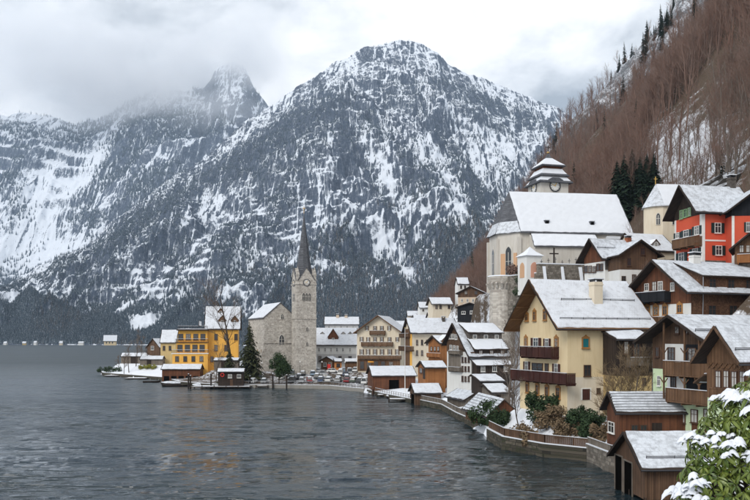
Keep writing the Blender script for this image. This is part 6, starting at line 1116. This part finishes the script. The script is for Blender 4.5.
def boat(px, py, Y, rz, L, label, tarp=True, z=None):
    q = P(px, py, Y); r = empty('boat', (q.x, q.y, 0.0 if z is None else z), rz, label, 'boat'); w = L*.17; ring = lambda x, ww, zt, zb: [(x, -ww, zt), (x, -ww*.6, zb), (x, ww*.6, zb), (x, ww, zt)]
    loft(MB(), [ring(-L/2, w*.7, .55, .05), ring(-L*.2, w, .5, -.15), ring(L*.2, w*.9, .55, -.15), ring(L*.42, w*.4, .7, .05), ring(L/2, .04, .8, .4)]).build('hull', M['wood_dark'], r)
    if tarp:
        t = lambda x, ww, z0, z1: [(x, -ww, z0), (x, -ww*.55, z1-.15), (x, 0, z1), (x, ww*.55, z1-.15), (x, ww, z0)]; loft(MB(), [t(-L/2, w*.74, .56, .85), t(-L*.2, w*1.04, .51, 1.25), t(L*.2, w*.94, .56, 1.2), t(L*.45, w*.35, .72, .9)]).build('tarpaulin', M['snow_thin'], r)
    else:
        for x in (-L*.25, 0, L*.2): MB().box(x-.12, x+.12, -w*.85, w*.85, .42, .47).build('thwart', M['wood_grey'], r)
        loft(MB(), [[(-L*.45, -w*.5, .3), (-L*.45, w*.5, .3), (-L*.45, w*.5, .42), (-L*.45, -w*.5, .42)], [(L*.38, -w*.3, .3), (L*.38, w*.3, .3), (L*.38, w*.3, .42), (L*.38, -w*.3, .42)]]).build('snow', M['snow'], r)
    return r
def jetty(px0, px1, py, Y, dep, label, zt=.75, rail=True, planks=True, piles=True):
    a = P(px0, py, Y); b = P(px1, py, Y); r = empty('jetty', (a.x, a.y, 0), 0, label, 'jetty'); L = b.x-a.x
    MB().box(0, L, 0, dep, zt-.22, zt-.06).build('deck_frame', M['wood_dark'], r); n = max(3, int(L/.9))
    for k in range(n): MB().box(L*k/n+.01, L*(k+1)/n-.01, -.05, dep+.05, zt-.06, zt).build('plank', M['wood_grey'], r)
    snow_sheet(r, (.1, .15, zt), (L-.1, .15, zt), (L-.1, dep-.1, zt), (.1, dep-.1, zt), .06, rag=.4)
    if piles:
        m = max(2, int(L/3)+1)
        for k in range(m):
            for y in (0.1, dep-.1): MB().tube([(L*k/(m-1), y, -2.5), (L*k/(m-1), y, zt+.3 if y < 1 else zt-.1)], .13, 7).build('pile', M['wood_dark'], r)
    return r
def waterfront():
    # jetty with the dark hut
    jetty(190, 250, 386.5, 239.5, 6.0, 'timber landing jetty carrying the dark ticket hut')
    h = House('ticket_hut', 'dark timber hut with snowy roof and red lifebuoy on the landing jetty', 'hut', 218, 241, 4, .8, 372, 368.6, W=3.6, D=7.6, oe=.5, og=.4, wall='wood_dark', drop=.05, pad=False); h.win('s', 228, 374.5, 232, 378, 'w'); h.win('s', 237, 374.5, 241, 378, 'w'); h.panl('s', 3.6, 4.5, 0, 2.0, 'wood', 'door')
    q = P(222.3, 375, 240.2); mb = MB(); n = 14
    for i in range(n):
        a, b = 2*math.pi*i/n, 2*math.pi*(i+1)/n; mb.tube([(.5*math.cos(a), 0, .5*math.sin(a)), (.5*math.cos(b), 0, .5*math.sin(b))], .13, 6)
    tag(mb.build('lifebuoy', M['red_paint'], None, (q.x, q.y+.1, q.z)), 'red ring lifebuoy hung on the ticket hut', 'lifebuoy')
    for px, yt, yb in ((188.5, 374, 389), (190.5, 375.5, 389), (211, 373.5, 388.5), (272.8, 374, 388.5), (286.6, 375, 389), (250, 376, 388)):
        b = PW(px, yb); t = P(px, yt, b.y); mb = MB(); mb.tube([(0, 0, -2.5), (0, 0, t.z)], .24, 8); r = empty('mooring_pile', (b.x, b.y, 0), 0, 'thick dark mooring pile standing in the lake by the landing jetty', 'pile', 'mooring piles by the jetty'); mb.build('pile', M['wood_dark'], r); MB().tube([(0, 0, t.z+.002), (0, 0, t.z+.14)], [.24, .1], 8).build('snow', M['snow'], r)
    jetty(256, 268, 384.5, 242.5, 2.0, 'short plank jetty beside the round evergreen tree')
    # covered landing left of the hut
    h = House('covered_dock', 'long low covered dock with white roof below the terraced yellow house', 'dock', 162, 276, 2, .9, 369.4, 364.2, W=6, D=13, oe=.4, og=.4, wall='wood_red', drop=2.5, pad=False)
    for k in range(5): h.panl('s', .6+k*2.5, 2.5+k*2.5, -.6, 1.3, 'opening_shade', 'boat_bay', .03)  # black panels paint the shade inside the boat bays
    for px, py, Y, rz, L, lb, tp in ((171, 378, 262, 2.9, 7.5, 'snow-covered boat moored before the covered dock', True), (203, 379.5, 252, .2, 6.5, 'white tarped boat left of the ticket hut', True), (187, 375.5, 262, 3.0, 6, 'tarped boat drawn up by the covered dock end', True), (177, 382, 252, .05, 9, 'long flat open boat out in front of the covered dock', False), (399, 392.5, 203, .2, 6.5, 'grey tarped boat before the long dark boathouse', True), (386, 391, 209, 1.9, 5.5, 'brown open boat beside the long dark boathouse', False), (152, 384, 275, .1, 6, 'small flat open boat on the water off the point', False)): boat(px, py, Y, rz, L, lb, tp)
    for px0, px1, py, Y, lb in ((103, 124, 376.2, 318, 'floating snowy raft at the tip of the point'), (124, 146, 379.5, 297, 'second floating raft with thick snow off the point'), (147, 166, 378, 303, 'snowy bathing raft beside the point shrubs')): jetty(px0, px1, py, Y, 5.5, lb, .45, piles=False)
    for px0, px1, py, Y, lb in ((377, 390, 396.5, 205, 'low plank jetty under the long dark boathouse'), (389, 411, 401, 190, 'snowy plank jetty beside the small boat hut')): jetty(px0, px1, py, Y, 3.2, lb, .7)
    # flagpole
    q = PW(405.2, 398.5); r = empty('flagpole', (q.x, q.y+1.5, .7), 0, 'tall white flagpole at the boat hut jetty', 'flagpole'); MB().tube([(0, 0, 0), (0, 0, 17)], [.10, .05], 8).build('pole', M['frame_w'], r); MB().tube([(0, 0, 17), (0, 0, 17.1), (0, 0, 17.25)], [.05, .13, .03], 8).build('ball', M['gold'], r)
    # square: kiosk, stalls, awning, red sign, lamps
    h = House('kiosk', 'brown gabled kiosk with snowy roof in the car park', 'kiosk', 333, 273, 70, 4.2, 361, 356.6, far=321, D=5, oe=.5, og=.5, wall='wood_mid', drop=2); h.win('g', 323.5, 362.5, 326.5, 366.5, 'w'); h.win('g', 328.5, 362.5, 331.5, 366.5, 'w')
    h = House('kiosk', 'small beige ticket kiosk next to the brown kiosk', 'kiosk', 334.6, 272, 10, 4.1, 361.6, 358.6, W=3, D=2.4, oe=.4, og=.3, wall='orange_pl', drop=2); h.win('s', 336.4, 363.5, 340, 367, 'b')
    h = House('market_pavilion', 'long low market pavilion with flat snowy roof below the inn', 'pavilion', 345.5, 266, 4, 3.6, 361.8, 358.6, W=5, D=8.5, oe=.5, og=.4, wall='wood_mid', drop=2)
    for k in range(5): h.winl('s', 1+k*2, .9, 1.3, 1.2, 'b')
    q = P(368.5, 364, 252); r = empty('awning', (q.x, q.y, GZ(q.x, q.y)), 0, 'bright orange awning stretched before the inn', 'awning'); zt = q.z+.9-GZ(q.x, q.y)
    for x in (0, 4.4):
        for y in (0, 2.2): MB().tube([(x, y, 0), (x, y, zt+(.3*y/2.2))], .05, 6).build('post', M['metal'], r)
    MB().prism([(-.2, -.4, zt), (4.6, -.4, zt), (4.6, 2.4, zt+.7), (-.2, 2.4, zt+.7)], (0, 0, -.06)).build('canopy', M['orange_cloth'], r); MB().box(-.2, 4.6, -.43, -.4, zt-.45, zt).build('valance', M['orange_cloth'], r)
    q = P(329, 370.5, 268); gz = GZ(q.x, q.y); r = empty('red_sign', (q.x, q.y, gz), 0, 'tall red sign board standing before the brown kiosk', 'sign'); MB().box(-.55, .55, -.06, .06, .5, 2.6).build('board', M['red_paint'], r)
    for x in (-.45, .45): MB().cbox((x, .1, -.2), .08, .08, 2.9).build('post', M['metal'], r)
    for px, Y in ((300, 251), (322, 250), (345, 248), (262, 250)):
        x = (px-CX)/F*Y; r = empty('street_lamp', (x, Y, GZ(x, Y)), 0, 'slim dark street lamp among the parked cars', 'lamp', 'street lamps in the car park'); MB().tube([(0, 0, -.2), (0, 0, 5.6)], [.07, .04], 6).build('pole', M['metal'], r); MB().tube([(0, 0, 5.6), (0, 0, 5.75), (0, 0, 6.1)], [.1, .24, .05], 8).build('lantern', M['frame_w'], r)
    # garden steps, pots
    q = P(594, 400, 107)
waterfront()
# ---------------------------------------------------------------- snowy bush beside the viewpoint
def front_bush():
    rn = random.Random(12); c0 = Vector((3.75, 8.0, 12.15)); r = empty('laurel_bush', c0, 0, 'large green laurel bush with long drooping leaves under clumps of snow', 'bush')
    lobes = [(-.26, 0, 1.72, .36), (-.42, -.1, 1.32, .34), (-.02, .05, 1.98, .36), (.3, .1, 2.05, .46), (.1, -.2, 1.5, .46), (.6, 0, 1.75, .62), (-.3, 0, .9, .5), (.3, 0, .9, .7), (.95, .2, 2.0, .6), (.9, 0, 1.2, .7)]
    t = NT('laurel_leaf'); oi = t.n('ShaderNodeObjectInfo'); ge = t.n('ShaderNodeNewGeometry'); rnd = t.math('FRACT', t.math('ADD', oi.outputs['Random'], ge.outputs['Random Per Island'])); n = t.noise(14, 3); col = t.mix(rnd, (.04, .078, .012), (.19, .23, .045)); col = t.mix(t.mr(n, .45, .7, 0, .5), col, (.10, .15, .03)); t.b.inputs['Subsurface Weight'].default_value = 0; lm = t.fin(col, .38, .5)
    def leaf_mesh(L, w, dr):
        mb = MB(); n = 5
        for i in range(n+1):
            u = i/n; ww = w*math.sin(math.pi*min(1, u*.93+.07))**.8*(1 if i < n else .05); x = L*u; z = -dr*L*u*u
            mb.v += [(x, -ww/2, z+.006), (x, 0, z-.004), (x, ww/2, z+.006)]
        for i in range(n):
            for k in range(2): a = i*3+k; mb.f.append((a, a+1, a+4, a+3)); mb.m.append(0)
        return raw(mb, 'leaf'), mb
    LM = [leaf_mesh(.10, .030, .35), leaf_mesh(.088, .028, .6), leaf_mesh(.115, .033, .8), leaf_mesh(.07, .024, .25)]
    for m, _ in LM: m.materials.append(lm); m.polygons.foreach_set('use_smooth', [True]*len(m.polygons))
    leaves = []; tips = []
    def inside(p, k=.86): return any((p-Vector(l[:3])).length < l[3]*k for l in lobes)
    tries = 0
    while len(tips) < 760 and tries < 16000:
        tries += 1; l = rn.choice(lobes); v = Vector((rn.gauss(0, 1), rn.gauss(0, 1)-.35, rn.gauss(0, 1)+.25)).normalized(); p = Vector(l[:3])+v*l[3]*rn.uniform(.86, 1.08)
        if inside(p) or v.y > .55 or any((p-q[0]).length < .055 for q in tips): continue
        tips.append((p, v))
    for p, v in tips:
        ax = (v+Vector((0, 0, .55))).normalized(); k = rn.randint(6, 9); ph = rn.uniform(0, 6.28)
        for i in range(k):
            a = ph+2*math.pi*i/k+rn.uniform(-.4, .4); pe = Matrix.Rotation(a, 3, ax) @ ax.orthogonal().normalized(); d = (pe*1.0+ax*rn.uniform(-.35, .55)+Vector((0, 0, -.45))).normalized(); up = ax; y = up.cross(d).normalized(); z = d.cross(y); m = Matrix((d, y, z)).transposed().to_4x4(); m.translation = p+d*.012; s = rn.uniform(.6, 1.3); leaves.append((m @ Matrix.Scale(s, 4), rn.randrange(4), p))
    front = sorted(range(len(leaves)), key=lambda i: (leaves[i][0].translation.y+.35*max(0, leaves[i][0].translation.x-.7)+(0 if leaves[i][0].translation.z > 1.15 else 1)))[:300]; fs = set(front); mb = MB()
    for i, (m, k, _) in enumerate(leaves):
        if i in fs: o = link('leaf', LM[k][0], None, r); o.matrix_basis = m
        else:
            b = len(mb.v); mb.v += [tuple(m @ Vector(v)) for v in LM[k][1].v]; mb.f += [tuple(b+q for q in f) for f in LM[k][1].f]
    o = tag(link('leaves', raw(mb, 'leaves'), lm, r), kind='stuff'); st = MB()
    for p, v in tips[::2]: q = Vector((.3+p.x*.35, .2+p.y*.3, p.z-.4)); st.tube([q, q.lerp(p, .55)+Vector((0, 0, -.03)), p], [.012, .008, .005], 4, False)
    for k in range(7): a = k*.9; st.tube([(.3+.1*math.cos(a), .2+.1*math.sin(a), -.4), (.3+.2*math.cos(a), .2+.2*math.sin(a), .8), (.3+.45*math.cos(a), .15+.3*math.sin(a), 1.7)], [.035, .025, .012], 6, False)
    link('branches', raw(st, 'branches'), M['bark'], r)
    # snow pads resting on the upward clusters
    def pad(p, s):
        n, m2 = 14, 7; mb = MB(); sd = rn.random()*9; q1, q2, q3 = rn.uniform(.1, .3), rn.uniform(.08, .22), rn.uniform(0, 6); ex = rn.uniform(.75, 1.35)
        for j in range(m2+1):
            f = j/m2*math.pi
            for i in range(n):
                a = 2*math.pi*i/n; rr = s*math.sin(f)*(1+q1*math.sin(2*a+sd)+q2*math.sin(4*a+2*sd)+.1*math.sin(7*a+q3)); x, y = rr*math.cos(a)*ex, rr*math.sin(a)*.85
                mb.v.append((p.x+x, p.y+y, p.z+s*.42*math.cos(f)*(1 if f < 1.57 else .3)+s*.12*math.sin(9*x/s+sd)*math.sin(f)+s*.10*math.sin(8*y/s+q3)-1.6*(x*x+y*y)/max(s, .05)*.35))
        for j in range(m2):
            for i in range(n): mb.f.append((j*n+i, j*n+(i+1) % n, (j+1)*n+(i+1) % n, (j+1)*n+i)); mb.m.append(0)
        me = raw(mb, 'snow'); me.polygons.foreach_set('use_smooth', [True]*len(me.polygons)); link('snow', me, M['snow'], r)
    ups = [q for q in tips if q[1].z > -.05]; done = 0
    for p, v in ups:
        band = math.sin(p.x*7+p.z*9.5+p.y*2)+.55*v.z+.25*math.sin(p.x*17-p.z*13)
        if band < .62: continue
        pad(p+Vector((0, -.01, .02)), rn.uniform(.03, .07)); done += 1
        for _ in range(rn.randint(1, 4)): pad(p+Vector((rn.uniform(-.09, .09), rn.uniform(-.05, .05), .015-rn.uniform(0, .035))), rn.uniform(.02, .06))
front_bush()
